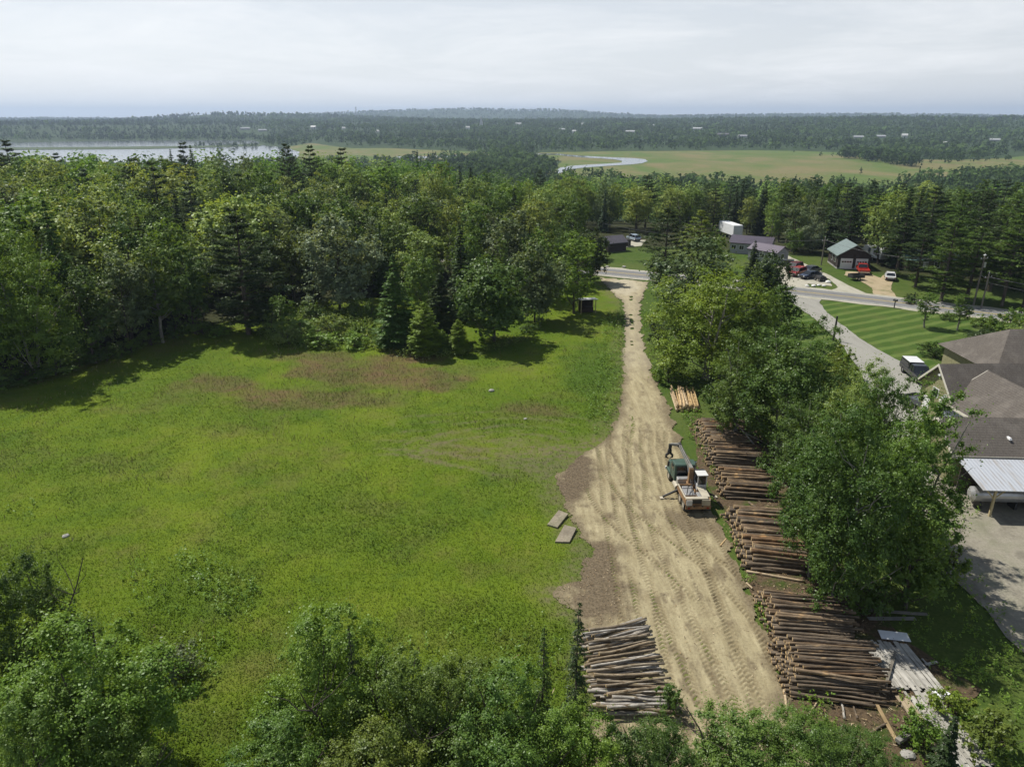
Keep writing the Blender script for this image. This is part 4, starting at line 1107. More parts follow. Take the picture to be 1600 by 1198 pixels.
TOWN = [(490, 202, 5, 'small white building on the far shore right of the lake', 0), (383, 203, 9, 'long white building on the wooded far shore of the lake', 1), (410, 205.5, 8, 'low pale building right of the long one on the far shore', 1),
        (537, 202.5, 3, 'tiny white house below the radio mast', 0), (590, 207.5, 3, 'white house right of the mast, at the edge of the dark trees', 0), (731, 202, 4, 'bright white house in the far town below the highest hill', 0),
        (810, 197.5, 6, 'white church-like house in the middle of the far town', 0), (897, 208, 4, 'white house in the far town left of the river bend', 0), (911, 196, 3, 'tiny pale house high on the far slope', 0),
        (878, 204, 6, 'pale grey building in the far town above the river', 1), (985, 208, 10, 'long white building in the far town above the marsh', 1), (1018, 197.5, 6, 'pale building high above the long white one', 1),
        (1090, 203.5, 10, 'wide pale hall on the far slope right of centre', 1), (1130, 213, 12, 'long dark-roofed block behind the marsh', 2), (1160, 215, 9, 'pale low building right of the dark-roofed block', 1),
        (1341, 216.5, 9, 'pale greenhouse-like building in the clearing on the right slope', 1), (1376, 215.5, 8, 'pale building right of the greenhouse-like one', 1), (1413, 215.5, 5, 'cream house at the end of the row in the right clearing', 0),
        (1475, 227, 3, 'tiny white house alone in the trees on the right slope', 0), (1554, 221, 8, 'pale green-roofed building near the right border of the far slope', 1)]
for t in TOWN:
    x, y, z = hit(t[0], t[1]); FARB.append((t[0], math.hypot(x, y), t[2] + 1.5))
def far_zone(rs, r0, r1, sp, per, size, hm):
    # random points in the wedge, thinned to the wanted spacing
    A = 0.5 * 1.62 * (r1 * r1 - r0 * r0); n = int(A / (sp * sp))
    az = rs.uniform(-.81, .81, n); r = np.sqrt(rs.uniform(r0 * r0, r1 * r1, n))
    x, y = r * np.sin(az), r * np.cos(az); z = height(x, y)
    ok = np.ones(n, bool)
    for m in MARSH_W: ok &= ~(in_poly(x, y, m) & (z < -23.7))
    inm = np.zeros(n, bool)
    u, v = proj(x, y, z)
    for bu, br, bw in FARB: ok &= ~((np.abs(u - bu) < bw) & (r < br + 8) & (r > br - 140 - 0.02 * br))
    h = hm * rs.uniform(.55, 1.2, n) * (0.8 + .4 * fbm(x / 60, y / 60, 2)); 
    # nothing tall where the marsh should stay open behind the near wood
    x, y, z, h, r, az = [a[ok] for a in (x, y, z, h, r, az)]
    n = len(x)
    conif = (rs.rand(n) < 0.25 + 0.5 * sstep(.42, .62, fbm(x / 90, y / 90, 3)))
    w = h * np.where(conif, .45, .75) * rs.uniform(.8, 1.25, n)
    k = fbm(x / 45 + 7, y / 45, 3)[:, None]; rnd = rs.uniform(.75, 1.3, (n, 1))
    conif |= (az < uaz(420)) & (r > 1600) & (rs.rand(n) < .6)  # extra dark conifers stand in for the shade on the left hill's face
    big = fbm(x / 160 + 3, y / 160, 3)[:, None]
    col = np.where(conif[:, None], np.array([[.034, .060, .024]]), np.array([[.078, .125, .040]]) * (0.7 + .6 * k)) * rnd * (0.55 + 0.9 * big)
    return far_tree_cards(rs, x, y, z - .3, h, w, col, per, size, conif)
rs_ = np.random.RandomState(77)
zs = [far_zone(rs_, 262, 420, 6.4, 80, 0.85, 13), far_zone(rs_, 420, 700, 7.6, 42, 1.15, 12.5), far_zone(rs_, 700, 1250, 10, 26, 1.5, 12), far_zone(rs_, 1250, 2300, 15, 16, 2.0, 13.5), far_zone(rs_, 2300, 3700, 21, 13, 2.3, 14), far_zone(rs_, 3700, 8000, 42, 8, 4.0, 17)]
# scattered clumps out on the marsh
def clump(rs, pts, per=40, size=1.2):
    x = np.array([p[0] for p in pts]); y = np.array([p[1] for p in pts]); h = np.array([p[2] for p in pts]); n = len(x)
    conif = rs.rand(n) < .35
    col = np.where(conif[:, None], np.array([[.036, .064, .024]]), np.array([[.060, .100, .030]])) * rs.uniform(.7, 1.25, (n, 1))
    return far_tree_cards(rs, x, y, np.full(n, VZ), h, h * rs.uniform(.65, 1.0, n), col, per, size, conif)
cp = []
rc = random.Random(4)
for _ in range(170):
    t = rc.random(); u = 1318 + 112 * t + rc.uniform(-6, 6); v0 = 246 + 14 * t; v = v0 + rc.uniform(-6.5, 2.5)
    x, y = G(u, v, VZ); cp.append((x, y, rc.uniform(9, 15)))
for u, v, h in [(1282, 245.5, 7), (1300, 246, 7), (1308, 247, 8), (1317, 247, 11), (1344, 274, 8), (1240, 238.4, 4), (1480, 258, 15), (1478, 256, 14), (1500, 256, 14), (1520, 255, 13), (1452, 257, 8), (1440, 256, 7)]:
    x, y = G(u, v, VZ); cp.append((x, y, h)); 
for _ in range(34):
    u = rc.uniform(1440, 1620); v = rc.uniform(249, 253); x, y = G(u, v, VZ); cp.append((x, y, rc.uniform(4, 9)))
for _ in range(60):
    u = rc.uniform(640, 850); v = rc.uniform(240, 262); x, y = G(u, v, VZ); cp.append((x, y, rc.uniform(4, 10)))
for _ in range(60):
    u = rc.uniform(300, 410); v = rc.uniform(226.5, 231); x, y = G(u, v, VZ); cp.append((x, y, rc.uniform(4, 9)))
zs.append(clump(rs_, cp))
_c = np.array([TONE[r[6]] for r in REST])
zs.append(far_tree_cards(rs_, np.array([r[2] for r in REST]), np.array([r[3] for r in REST]), height(np.array([r[2] for r in REST]), np.array([r[3] for r in REST])), np.array([r[4] for r in REST]), np.array([r[5] for r in REST]), _c, 520, .32, np.zeros(len(REST), bool)))
fV, fF = cat_([(a, b) for a, b, c in zs]); fC = np.concatenate([c for a, b, c in zs])
tag(link('far_woods', np_mesh('far_woods', fV, fF, [far_mat()], attrs={'tint': fC})), kind='stuff')

# ------------------------------------------------------------------ grass in the meadow and rank weeds
def blades(x, y, h, wdt, rs, z=0.0):
    n = len(x)
    N = unit(rs.normal(size=(n, 3)) * .42 + np.array([0, 0, 1.0])); A = unit(rs.normal(size=(n, 3)))
    P = np.stack((x, y, np.full(n, z)), -1) + np.array([0, 0, 1.0]) * (h * .75)[:, None]
    return cards(P, N, h * .55 + .02, wdt * .65, rs, A, wide=0.3)
rg = np.random.RandomState(12)
def scatter(x0, x1, y0, y1, d): 
    n = int((x1 - x0) * (y1 - y0) * d); return rg.uniform(x0, x1, n), rg.uniform(y0, y1, n)
gx_, gy_ = [], []
DG = lambda y: 190 * np.exp(-(y - 20) / 27)
for y0 in range(20, 128, 6):
    a, b = scatter(-20 - y0 * .62, 20, y0, y0 + 6, float(DG(y0))); k = rg.rand(len(a)) < DG(b) / DG(y0); gx_.append(a[k]); gy_.append(b[k])
gx_ = np.concatenate(gx_); gy_ = np.concatenate(gy_)
ok = in_poly(gx_, gy_, FIELD) & (np.abs(gx_) < gy_ * .78 + 22) & (sdist(gx_, gy_, DIRT) < 0.2)
gx_, gy_ = gx_[ok], gy_[ok]
mk = field_masks(gx_, gy_)
ok = (rg.rand(len(gx_)) > mk[:, 1] * 0.85) & (rg.rand(len(gx_)) > sstep(90, 125, gy_))
gx_, gy_, mk = gx_[ok], gy_[ok], mk[ok]
hh = (0.035 + 0.045 * fbm(gx_ / 2.5, gy_ / 2.5, 3)) * rg.uniform(.6, 1.5, len(gx_)) * (1 + 1.3 * mk[:, 2]) * (1 + .3 * sstep(45, 70, gy_))
V1, F1 = blades(gx_, gy_, hh, hh * rg.uniform(.3, .5, len(gx_)) + .012, rg)
tag(link('meadow_grass', np_mesh('meadow_grass', V1, F1, [M_BLADE], attrs={'mask': np.repeat(mk, 4, 0)})), kind='stuff')

# dry seed stalks standing over the grass, thickest on the brown patches
dx2, dy2 = scatter(-80, 14, 24, 122, 12)
k2 = field_masks(dx2, dy2); pr_ = .05 + .5 * k2[:, 0] + .5 * sstep(.58, .75, fbm(dx2 / 4, dy2 / 4, 4))
ok = in_poly(dx2, dy2, FIELD) & (sdist(dx2, dy2, DIRT) < -.3) & (rg.rand(len(dx2)) < pr_)
dx2, dy2 = dx2[ok], dy2[ok]; n2 = len(dx2); h2 = rg.uniform(.18, .55, n2)
A2 = unit(np.stack((rg.normal(size=n2) * .3, rg.normal(size=n2) * .3, np.ones(n2)), -1)); N2 = unit(np.stack((rg.normal(size=n2), rg.normal(size=n2), np.full(n2, .2)), -1))
V2, F2 = cards(np.stack((dx2, dy2, h2 * .5), -1), N2, h2 * .55, .012 + .02 * rg.rand(n2), rg, A2)
c2 = np.array([[.24, .19, .09], [.16, .10, .06], [.20, .20, .07], [.30, .26, .15]])[rg.randint(0, 4, n2)]
def stalk_mat():
    n = NT('dry_stalks'); return n.pbr(n.n('ShaderNodeVertexColor', layer_name='tint').outputs['Color'], .9, spec=.1)
tag(link('dry_grass', np_mesh('dry_grass', V2, F2, [stalk_mat()], attrs={'tint': np.repeat(c2, 4, 0)})), kind='stuff')

def weeds(name, spots, tone, hmean, d, rs, mat=None):
    xs, ys = [], []
    for poly, k in spots:
        p = np.array(poly); x0, y0 = p.min(0); x1, y1 = p.max(0)
        n = int((x1 - x0) * (y1 - y0) * d * k); x = rs.uniform(x0, x1, n); y = rs.uniform(y0, y1, n)
        s = sdist(x, y, poly) + (fbm(x, y, 3) - .5) * 1.2
        o = (s > 0) & (fbm(x * .8 + 3, y * .8, 3) > .40); xs.append(x[o]); ys.append(y[o])
    x = np.concatenate(xs); y = np.concatenate(ys); n = len(x)
    h = hmean * rs.uniform(.5, 1.4, n) * (.6 + .8 * fbm(x * .6, y * .6, 2))
    # each plant: a stalk of broad leaves
    per = 9; i = np.repeat(np.arange(n), per)
    f = rs.uniform(.15, 1, len(i)); dd = unit(rs.normal(size=(len(i), 3)) * np.array([1, 1, .4]) + np.array([0, 0, .35]))
    P = np.stack((x[i], y[i], h[i] * f), -1) + dd * (0.14 * h[i] + .03)[:, None]
    N = unit(dd * .3 + np.array([0, 0, .9]) + rs.normal(size=(len(i), 3)) * .5)
    s = (0.055 + .05 * h[i]) * rs.uniform(.6, 1.3, len(i))
    V, F = cards(P, N, s, s * .5, rs, dd)
    o = tag(link(name, np_mesh(name, V, F, [mat or M_LEAF])), kind='stuff'); t = TONE[tone]; o.color = (*t, 1)
    return o
rw = np.random.RandomState(5)
weeds('weeds', [(GP((1060, 648), (1095, 642), (1110, 700), (1120, 740), (1108, 745), (1088, 700)), 1), (GP((1012, 560), (1060, 575), (1080, 600), (1040, 600)), 1), (GP((1136, 845), (1150, 850), (1180, 930), (1172, 935)), 1), (GP((1176, 935), (1190, 940), (1222, 1050), (1212, 1040)), .9),
                (GP((1002, 480), (1030, 500), (1040, 560), (1010, 560)), .8), (GP((1235, 1090), (1300, 1095), (1330, 1160), (1230, 1150)), .8), (GP((1375, 1090), (1600, 1000), (1600, 1230), (1420, 1230)), .55), (GP((1400, 950), (1530, 900), (1600, 1000), (1560, 1080), (1430, 1050)), .35),
                (GP((1440, 800), (1500, 785), (1530, 800), (1470, 880), (1440, 870)), .5)], 'bright green', .55, 9, rw)
weeds('meadow_weeds', [(GP((255, 870), (330, 865), (420, 930), (400, 975), (330, 960)), 3.2), (GP((300, 1000), (350, 1000), (340, 1060), (300, 1050)), 3.0), (GP((180, 890), (255, 880), (310, 970), (200, 970)), .8), (GP((0, 790), (60, 785), (50, 815), (0, 825)), 1.5), (GP((640, 980), (860, 960), (900, 1040), (640, 1060)), .5)], 'bright green', .62, 2.4, rw)
weeds('thicket_weeds', [(GP((400, 522), (430, 490), (590, 490), (600, 548), (500, 548), (430, 545)), 1.0), (GP((590, 548), (650, 556), (740, 552), (830, 522), (835, 530), (740, 560), (640, 566)), .8)], 'pale green', 1.0, 5, rw)
weeds('roadside_weeds', [(GP((940, 500), (972, 480), (974, 560), (968, 640), (930, 680), (915, 640), (940, 590)), 1)], 'bright green', .6, 6, rw)
# ------------------------------------------------------------------ logs
def log_mats(name, a, b, patch=None, scl=1.0):
    n = NT(name); o = n.obj(); oi = n.n('ShaderNodeObjectInfo')
    f = n.noise(n.scale(o, (0.9 * scl, 7, 7)), 2.0, 6, 0.7, 0.6); g = n.noise(o, 1.1, 4, 0.65)
    c = n.mix(n.ramp(f, (0.32, 0), (0.68, 1)), a, b)
    if patch: c = n.mix(n.ramp(n.noise(n.scale(o, (0.7, 2.2, 2.2)), 1.6, 4, 0.6), (0.60, 0), (0.68, 1)), c, patch)
    c = n.mix(n.ramp(g, (0.35, 0.5), (0.6, 0)), c, tuple(x * .45 for x in a))
    c = n.mix(1.0, c, oi.outputs['Color'], 'MULTIPLY')
    return n.pbr(c, 0.9, n.bump(f, 0.9, 0.03), spec=0.15)
def end_mat():
    n = NT('cut_wood'); o = n.obj(); x = n.n('ShaderNodeSeparateXYZ', {0: o})
    r = n.math('SQRT', n.math('ADD', n.math('MULTIPLY', x.outputs[1], x.outputs[1]), n.math('MULTIPLY', x.outputs[2], x.outputs[2])))
    k = n.math('SINE', n.math('MULTIPLY', r, 260.0)); f = n.noise(o, 6.0, 4)
    oi = n.n('ShaderNodeObjectInfo')
    c = n.mix(n.ramp(oi.outputs['Random'], (0.0, 0), (1.0, 1)), (0.46, 0.32, 0.15), (0.60, 0.47, 0.28))
    c = n.mix(n.ramp(f, (0.35, 0.5), (0.6, 0)), c, (0.25, 0.16, 0.08))
    return n.pbr(n.mix(n.ramp(k, (0.3, 0), (0.9, 0.22)), c, (0.26, 0.17, 0.08)), 0.85, spec=0.15)
M_LOG = log_mats('pine_log_bark', (0.078, 0.058, 0.041), (0.225, 0.180, 0.130), (0.29, 0.205, 0.118))
M_BIRCH = log_mats('birch_log_bark', (0.19, 0.165, 0.13), (0.58, 0.55, 0.50), (0.12, 0.09, 0.055), 2.0)
M_PALELOG = log_mats('peeled_log', (0.36, 0.27, 0.16), (0.60, 0.49, 0.34), (0.22, 0.15, 0.09))
M_END = end_mat()
def log_arr(rs, L=4.6, r=0.11, bend=0.02, taper=.24, seg=9, n=9):
    t = np.linspace(0, 1, n); ph = rs.uniform(0, 6.3, 2)
    cy = bend * L * np.sin(np.pi * t * rs.uniform(.8, 1.7) + ph[0]) ; cz = bend * .4 * L * np.sin(np.pi * t * 1.3 + ph[1])
    cy = cy - np.interp(t, [0, 1], [cy[0], cy[-1]]); cz = cz - np.interp(t, [0, 1], [cz[0], cz[-1]])
    rad = r * (1 - taper * t) * (1 + rs.normal(size=n) * .03); rad[0] *= 1.08
    an = np.arange(seg) * 2 * np.pi / seg
    wob = 1 + rs.normal(size=(n, seg)) * .035
    V = np.stack((np.repeat(t * L, seg), (cy[:, None] + rad[:, None] * wob * np.cos(an)).ravel(), (cz[:, None] + rad[:, None] * wob * np.sin(an)).ravel()), -1)
    i = np.arange(n * seg).reshape(n, seg)
    F = np.stack((i[:-1], np.roll(i, -1, 1)[:-1], np.roll(i, -1, 1)[1:], i[1:]), -1).reshape(-1, 4)
    # ends as fans of quads round a centre vertex (doubled corner)
    V = np.concatenate((V, [[0, 0, 0], [L, cy[-1], cz[-1]]])); c0, c1 = n * seg, n * seg + 1
    E = []
    for k in range(0, seg - 1, 2):
        E.append((c0, i[0, (k + 2) % seg], i[0, (k + 1) % seg], i[0, k])); E.append((c1, i[-1, k], i[-1, (k + 1) % seg], i[-1, (k + 2) % seg]))
    E = np.array(E)
    return V, np.concatenate((F, E)), np.concatenate((np.zeros(len(F), int), np.ones(len(E), int)))
rl = np.random.RandomState(31)
def log_lib(k, m, **kw):
    out = []
    for _ in range(k):
        V, F, mi = log_arr(rl, **kw); out.append((np_mesh('log', V, F, [m, M_END], mi, smooth=False), V, F, mi))
        out[-1][0].polygons.foreach_set('use_smooth', (mi == 0))
    return out
LOGS = {'pine': log_lib(8, M_LOG, bend=.006, seg=10), 'birch': log_lib(8, M_BIRCH, bend=.028, L=4.2, r=.11, seg=10, n=12), 'pale': log_lib(5, M_PALELOG, bend=.006, L=6.0, seg=10)}
STACKED = {'pine': [], 'birch': [], 'pale': []}
ORD = 'first second third fourth fifth sixth seventh eighth ninth tenth eleventh twelfth thirteenth fourteenth fifteenth sixteenth seventeenth eighteenth nineteenth twentieth'.split()
def ordw(i):
    if i < 20: return ORD[i]
    return '%d%s' % (i + 1, {1: 'st', 2: 'nd', 3: 'rd'}.get((i + 1) % 10, 'th'))
def put_log(kind, x, y, z, rz, ry, L, d, col, label=None, group=None, roll=0):
    me, V, F, mi = LOGS[kind][rl.randint(len(LOGS[kind]))]
    L0 = V[:, 0].max(); M = TR(x, y, z, roll, ry, rz) @ Matrix.Diagonal((L / L0, d / .22, d / .22, 1))
    if label:
        o = tag(link('log', me), label, 'log', group); o.matrix_world = M; o.color = (*col, 1)
    else:
        A = np.array(M); STACKED[kind].append((V @ A[:3, :3].T + A[:3, 3], F, mi))
def pile(kind, name, xl, y0, y1, L, d, layers, ang, indiv, group, ends=0.75, set_back=.10, angj=.05, dj=.26):
    """logs across the pile, rows along y. xl(y): x of the butt ends"""
    rr = random.Random(int(y0 * 10))
    top = {}
    for k in range(layers):
        a, b = y0 + k * d * ends, y1 - k * d * ends
        n = int((b - a) / (d * 1.04)); row = []
        for j in range(n):
            y = a + (j + .5) * (b - a) / n
            dd = d * rr.uniform(1 - dj, 1 + dj)
            z = .02 + d * .5 + k * d * .84 + rr.uniform(-.02, .03)
            if k == layers - 1 and rr.random() < .12: continue
            x = xl(y) + k * set_back + rr.uniform(-.36, .36)
            tone = rr.choice([(1, 1, 1), (.78, .78, .8), (1.3, 1.2, 1.05), (1.2, .98, .78), (.62, .58, .54), (1.6, 1.5, 1.35), (1.0, .9, .8)])
            row.append((x, y + rr.uniform(-.03, .03), z, R(ang) + rr.gauss(0, angj), rr.gauss(0, .012), L * rr.uniform(.9, 1.08), dd, tone))
        for j, r_ in enumerate(row):
            lab = None
            if k == layers - 1:
                sz = 'thick ' if r_[6] > d * 1.08 else 'thin ' if r_[6] < d * .92 else ''
                c = {'pine': 'brown', 'birch': 'white-barked', 'pale': 'cream'}[kind]
                lab = '%s%s log, %s from the near end, %s' % (sz, c, ordw(j), name.replace('the ', '', 1))
            elif k >= layers - indiv:
                lab = 'log below the top layer of %s' % name
            put_log(kind, *r_, label=lab, group=group, roll=rr.uniform(0, 6.28))
xl = lambda y: 15.25 + .100 * (y - 30.8)
pile('pine', 'the nearest pile', xl, 30.5, 35.2, 4.6, .175, 8, -7, 2, 'logs of the nearest pile')
pile('pine', 'the second nearest pile', lambda y: xl(y) + .1, 35.3, 39.6, 4.9, .215, 6, -9, 2, 'logs of the second nearest pile', angj=.05)
pile('pine', 'the pile of thick logs', lambda y: xl(y) + .1, 42.2, 50.2, 4.6, .285, 5, -9, 2, 'thick logs of the pile below the crane truck')
pile('pine', 'the pile beside the crane truck', lambda y: xl(y) + .25, 52.2, 57.2, 4.2, .24, 5, -7, 2, 'logs of the pile beside the crane truck')
pile('pine', 'the pile ahead of the crane truck', lambda y: xl(y) + .05, 58.0, 68.0, 4.6, .225, 6, -6, 2, 'logs of the pile ahead of the crane truck')
# pale logs lying along the track
rr = random.Random(9)
for k in range(3):
    for j in range(11 - k):
        x = 17.75 + (j + .5 + k * .5) * .255 + rr.uniform(-.04, .04)
        lab = 'pale log, %s from the track, %s layer of the pile lying along it' % (ordw(j), ('bottom', 'middle', 'top')[k])
        put_log('pale', x, 71.2 + rr.uniform(-.35, .35) + k * .1, .14 + k * .2, R(90 - 7) + rr.gauss(0, .03), 0, 5.9 * rr.uniform(.9, 1.06), .24 * rr.uniform(.85, 1.15), rr.choice([(1, 1, 1), (.8, .75, .7), (1.15, 1.05, .9), (.9, .8, .6)]), lab, 'pale logs beside the track', rr.uniform(0, 6))
# crooked birch logs
for k in range(5):
    n = 21 - k * 2
    for j in range(n):
        y = 29.0 + (j + .5) * 7.2 / n + rr.uniform(-.12, .12)
        f = (y - 29.0) / 7.2
        L = rr.uniform(3.4, 4.6); a = R(-3 + 20 * f) + rr.gauss(0, .07); d = rr.uniform(.11, .22)
        xr = 8.75 - .06 * (y - 29) + rr.uniform(-.35, .3)
        lab = None
        if k >= 3: lab = 'crooked birch log, %s from the near end, %s layer of the birch pile' % (ordw(j), ('top' if k == 4 else 'second'))
        elif k == 2: lab = 'birch log low in the crooked birch pile'
        put_log('birch', xr - L * math.cos(a), y - L * math.sin(a) * .55, .11 + k * .17 + rr.uniform(-.03, .05), a, rr.gauss(0, .02), L, d, rr.choice([(1, 1, 1), (.62, .55, .45), (1.1, 1.1, 1.08), (.8, .72, .6), (.5, .42, .32), (.7, .6, .46)]), lab, 'crooked birch logs beside the track', rr.uniform(0, 6))
sv, sf, sm, b = [], [], [], 0
for kind, off in (('pine', 0), ('birch', 1), ('pale', 2)):
    for V, F, mi in STACKED[kind]:
        sv.append(V); sf.append(F + b); sm.append(np.where(mi == 1, 3, off)); b += len(V)
tag(link('stacked_logs', np_mesh('stacked_logs', np.concatenate(sv), np.concatenate(sf), [M_LOG, M_BIRCH, M_PALELOG, M_END], np.concatenate(sm))), kind='stuff')
# loose logs and sticks lying about
def lying(kind, a, b, z, d, label, name='log', cat='log', col=(1, 1, 1), dz=0.0):
    (x0, y0), (x1, y1) = G(*a), G(*b)
    put_log(kind, x0, y0, z, math.atan2(y1 - y0, x1 - x0), -dz, math.hypot(x1 - x0, y1 - y0), d, col, label, None)
lying('pine', (1125, 806), (1215, 802), .12, .2, 'single log lying above the pile of thick logs')
lying('pine', (1170, 786), (1188, 800), .1, .2, 'short brown log lying between the two piles by the crane truck')
lying('pale', (1166, 894), (1258, 910), .1, .2, 'yellowish log lying along the near side of the pile of thick logs')
lying('pale', (1225, 1078), (1229, 1116), .08, .16, 'cream split stick at the near corner of the nearest pile')
lying('pale', (1264, 1115), (1276, 1098), .06, .12, 'cream stick on the weeds below the nearest pile')
lying('birch', (1320, 1125), (1313, 1098), .08, .14, 'pale short log below the right end of the nearest pile')
lying('pine', (1340, 1125), (1333, 1104), .08, .13, 'dark short log beside the pale one below the nearest pile')
lying('pine', (1358, 1148), (1385, 1132), .1, .16, 'brown billet lying on the bark litter beside the grey boards')
lying('birch', (1436, 1120), (1453, 1096), .12, .2, 'pale grey log right of the grey boards')
lying('pale', (1166, 912), (1176, 922), .1, .14, 'bent pale branch at the far end of the second nearest pile')
lying('pale', (1125, 854), (1135, 842), .06, .12, 'small cream stick at the edge of the track', col=(1.2, 1.1, .9))
# dead leaning birch
x0, y0 = G(1190, 712); t = np.linspace(0, 1, 8)
xa, ya = G(1122, 645, 3.0)
m = MB().tube([(x0 + (xa - x0) * s, y0 + (ya - y0) * s, .1 + 3.4 * s + .35 * math.sin(3 * s)) for s in t], [.09 - .055 * s for s in t], 7)
m.tube([(x0 + (xa - x0) * .45, y0 + (ya - y0) * .45, 1.85), (x0 + .6, y0 - .4, 1.2)], [.04, .02], 5)
tag(m.build('dead_birch', M_PALEBARK, smooth=True), 'bare pale dead birch leaning over the pile ahead of the crane truck', 'dead tree')

# bark chips and sticks on the yard floor
rs = np.random.RandomState(3)
def chips(poly, d, lmin, lmax):
    p = np.array(poly); n = int(np.prod(p.max(0) - p.min(0)) * d)
    x = rs.uniform(p[:, 0].min(), p[:, 0].max(), n); y = rs.uniform(p[:, 1].min(), p[:, 1].max(), n)
    o = in_poly(x, y, poly) & (fbm(x * .7, y * .7, 3) > .42); return x[o], y[o], rs.uniform(lmin, lmax, o.sum()) ** 1.0
cx1 = [chips(GP((1072, 648), (1195, 672), (1290, 850), (1400, 990), (1440, 1100), (1400, 1198), (1240, 1198), (1178, 925), (1100, 760)), 14, .04, .30),
       chips(GP((868, 925), (960, 850), (990, 980), (930, 1010)), 16, .03, .22), chips(GP((850, 730), (960, 690), (960, 860), (870, 800)), 5, .03, .2), chips(GP((960, 700), (1110, 800), (1220, 1100), (960, 1100)), 1.6, .03, .3)]
x = np.concatenate([c[0] for c in cx1]); y = np.concatenate([c[1] for c in cx1]); l = np.concatenate([c[2] for c in cx1]); n = len(x)
A = np.stack((rs.normal(size=n), rs.normal(size=n), rs.normal(size=n) * .12), -1); N = unit(np.stack((rs.normal(size=n) * .3, rs.normal(size=n) * .3, np.ones(n)), -1))
V, F = cards(np.stack((x, y, np.full(n, .085)), -1), N, l / 2, .008 + l * .06, rs, A, wide=.6)
c = np.array([[.40, .30, .17], [.16, .11, .07], [.30, .21, .11], [.50, .41, .27], [.10, .07, .045]])[rs.randint(0, 5, n)]
def tint_mat(name):
    n = NT(name); return n.pbr(n.n('ShaderNodeVertexColor', layer_name='tint').outputs['Color'], .9, spec=.1)
tag(link('bark_chips', np_mesh('bark_chips', V, F, [tint_mat('bark_chips')], attrs={'tint': np.repeat(c, 4, 0)})), kind='stuff')

# ------------------------------------------------------------------ sawn boards and scrap
def wood_mat(name, a, b):
    n = NT(name); o = n.obj(); oi = n.n('ShaderNodeObjectInfo')
    f = n.noise(n.scale(o, (0.6, 14, 14)), 2.0, 5, .7, .4); g = n.noise(o, .9, 4)
    c = n.mix(n.ramp(f, (.3, 0), (.7, 1)), a, b); c = n.mix(n.ramp(g, (.45, 0), (.7, .6)), c, tuple(x * .55 for x in a))
    return n.pbr(n.mix(1.0, c, oi.outputs['Color'], 'MULTIPLY'), .9, n.bump(f, .5, .01), spec=.15)
M_GREYW = wood_mat('weathered_board', (.27, .26, .235), (.46, .445, .41)); M_NEWW = wood_mat('yellow_plank', (.36, .27, .15), (.55, .44, .28))
M_WSHEET = plain('white_sheet', (.72, .73, .74), .4, .12, 2.0, 0, .2)
def plank(name, a, b, w, th, z, mat, label, cat, col=(1, 1, 1), group=None, za=None):
    (x0, y0), (x1, y1) = a, b
    L = math.hypot(x1 - x0, y1 - y0); me = MB()
    n = 5; 
    for i in range(1): me.box(0, L, -w / 2, w / 2, 0, th)
    o = tag(me.build(name, mat, bevel=min(.012, th * .2)), label, cat, group)
    o.location = (x0, y0, z); o.rotation_euler = (0, math.atan2((z - za), L) if za is not None else 0, math.atan2(y1 - y0, x1 - x0)); o.color = (*col, 1)
    return o
rr = random.Random(17)
g1 = (.95, 1.05, .85, 1.15, .75, 1.0)
ax, bx = G(1352, 1012), G(1385, 1085)
for k in range(2):
    for j in range(11):
        ox = j * .225 + k * .1 + rr.uniform(-.04, .04)
        t_ = rr.choice(g1); sh = rr.uniform(-.35, .35)
        plank('board', (ax[0] + ox, ax[1] + sh + .1), (ax[0] + ox + .15 + rr.uniform(-.12, .12), ax[1] - 3.6 + sh), rr.uniform(.15, .24), .035, .16 + k * .045 + rr.uniform(0, .012), M_GREYW,
              'grey board, %s from the log pile, %s layer of the far stack' % (ordw(j), ('lower', 'upper')[k]), 'board', (t_, t_ * .99, t_ * .96), 'boards of the far stack')
for k in range(2):
    for j in range(11):
        ox = -.15 + j * .215 + k * .08 + rr.uniform(-.05, .05)
        t_ = rr.choice(g1); sh = rr.uniform(-.5, .4)
        tan = (1.1, .92, .68) if j < 3 else (1, .99, .96)
        plank('board', (ax[0] + ox, ax[1] - 3.9 + sh), (ax[0] + ox + rr.uniform(-.05, .35), ax[1] - 8.4 + sh), rr.uniform(.14, .22), .035, .12 + k * .045 + rr.uniform(0, .012), M_GREYW,
              '%s board, %s from the log pile, %s layer of the near stack' % ('tan' if j < 3 else 'grey', ordw(j), ('lower', 'upper')[k]), 'board', tuple(t_ * q for q in tan), 'boards of the near stack')
for j, y_ in enumerate((.3, -1.4, -3.1, -4.4, -6.2, -8.0)):
    plank('timber_bearer', (ax[0] - .2, ax[1] + y_ - .2), (ax[0] + 2.6, ax[1] + y_ - .25), .1, .09 if j > 2 else .12, .025, M_GREYW, 'grey bearer under the %s board stack, %s from its far end' % ('far' if j < 3 else 'near', ordw(j % 3)), 'timber', (.6, .58, .55), 'bearers under the board stacks')
plank('beam', G(1399, 1018, .35), G(1383, 1074, .3), .16, .16, .27, M_GREYW, 'dark grey beam lying across the far board stack', 'beam', (.5, .47, .42))
plank('beam', G(1402, 1158, .3), G(1452, 1127, .25), .28, .22, .22, M_GREYW, 'thick grey beam lying across the near board stack', 'beam', (.62, .62, .6))
plank('plank', G(1353, 1038, .2), G(1373, 1088, .2), .17, .05, .14, M_NEWW, 'yellow plank between the nearest log pile and the board stacks', 'plank')
plank('plank', G(1362, 1086, .1), G(1402, 1160, .1), .2, .05, .10, M_NEWW, 'tan plank along the left side of the near board stack', 'plank', (.7, .66, .6))
plank('plank', G(1402, 1022, .1), G(1405, 1045, .1), .2, .04, .06, M_NEWW, 'short cream plank right of the far board stack', 'plank', (1.1, 1.1, 1.1))
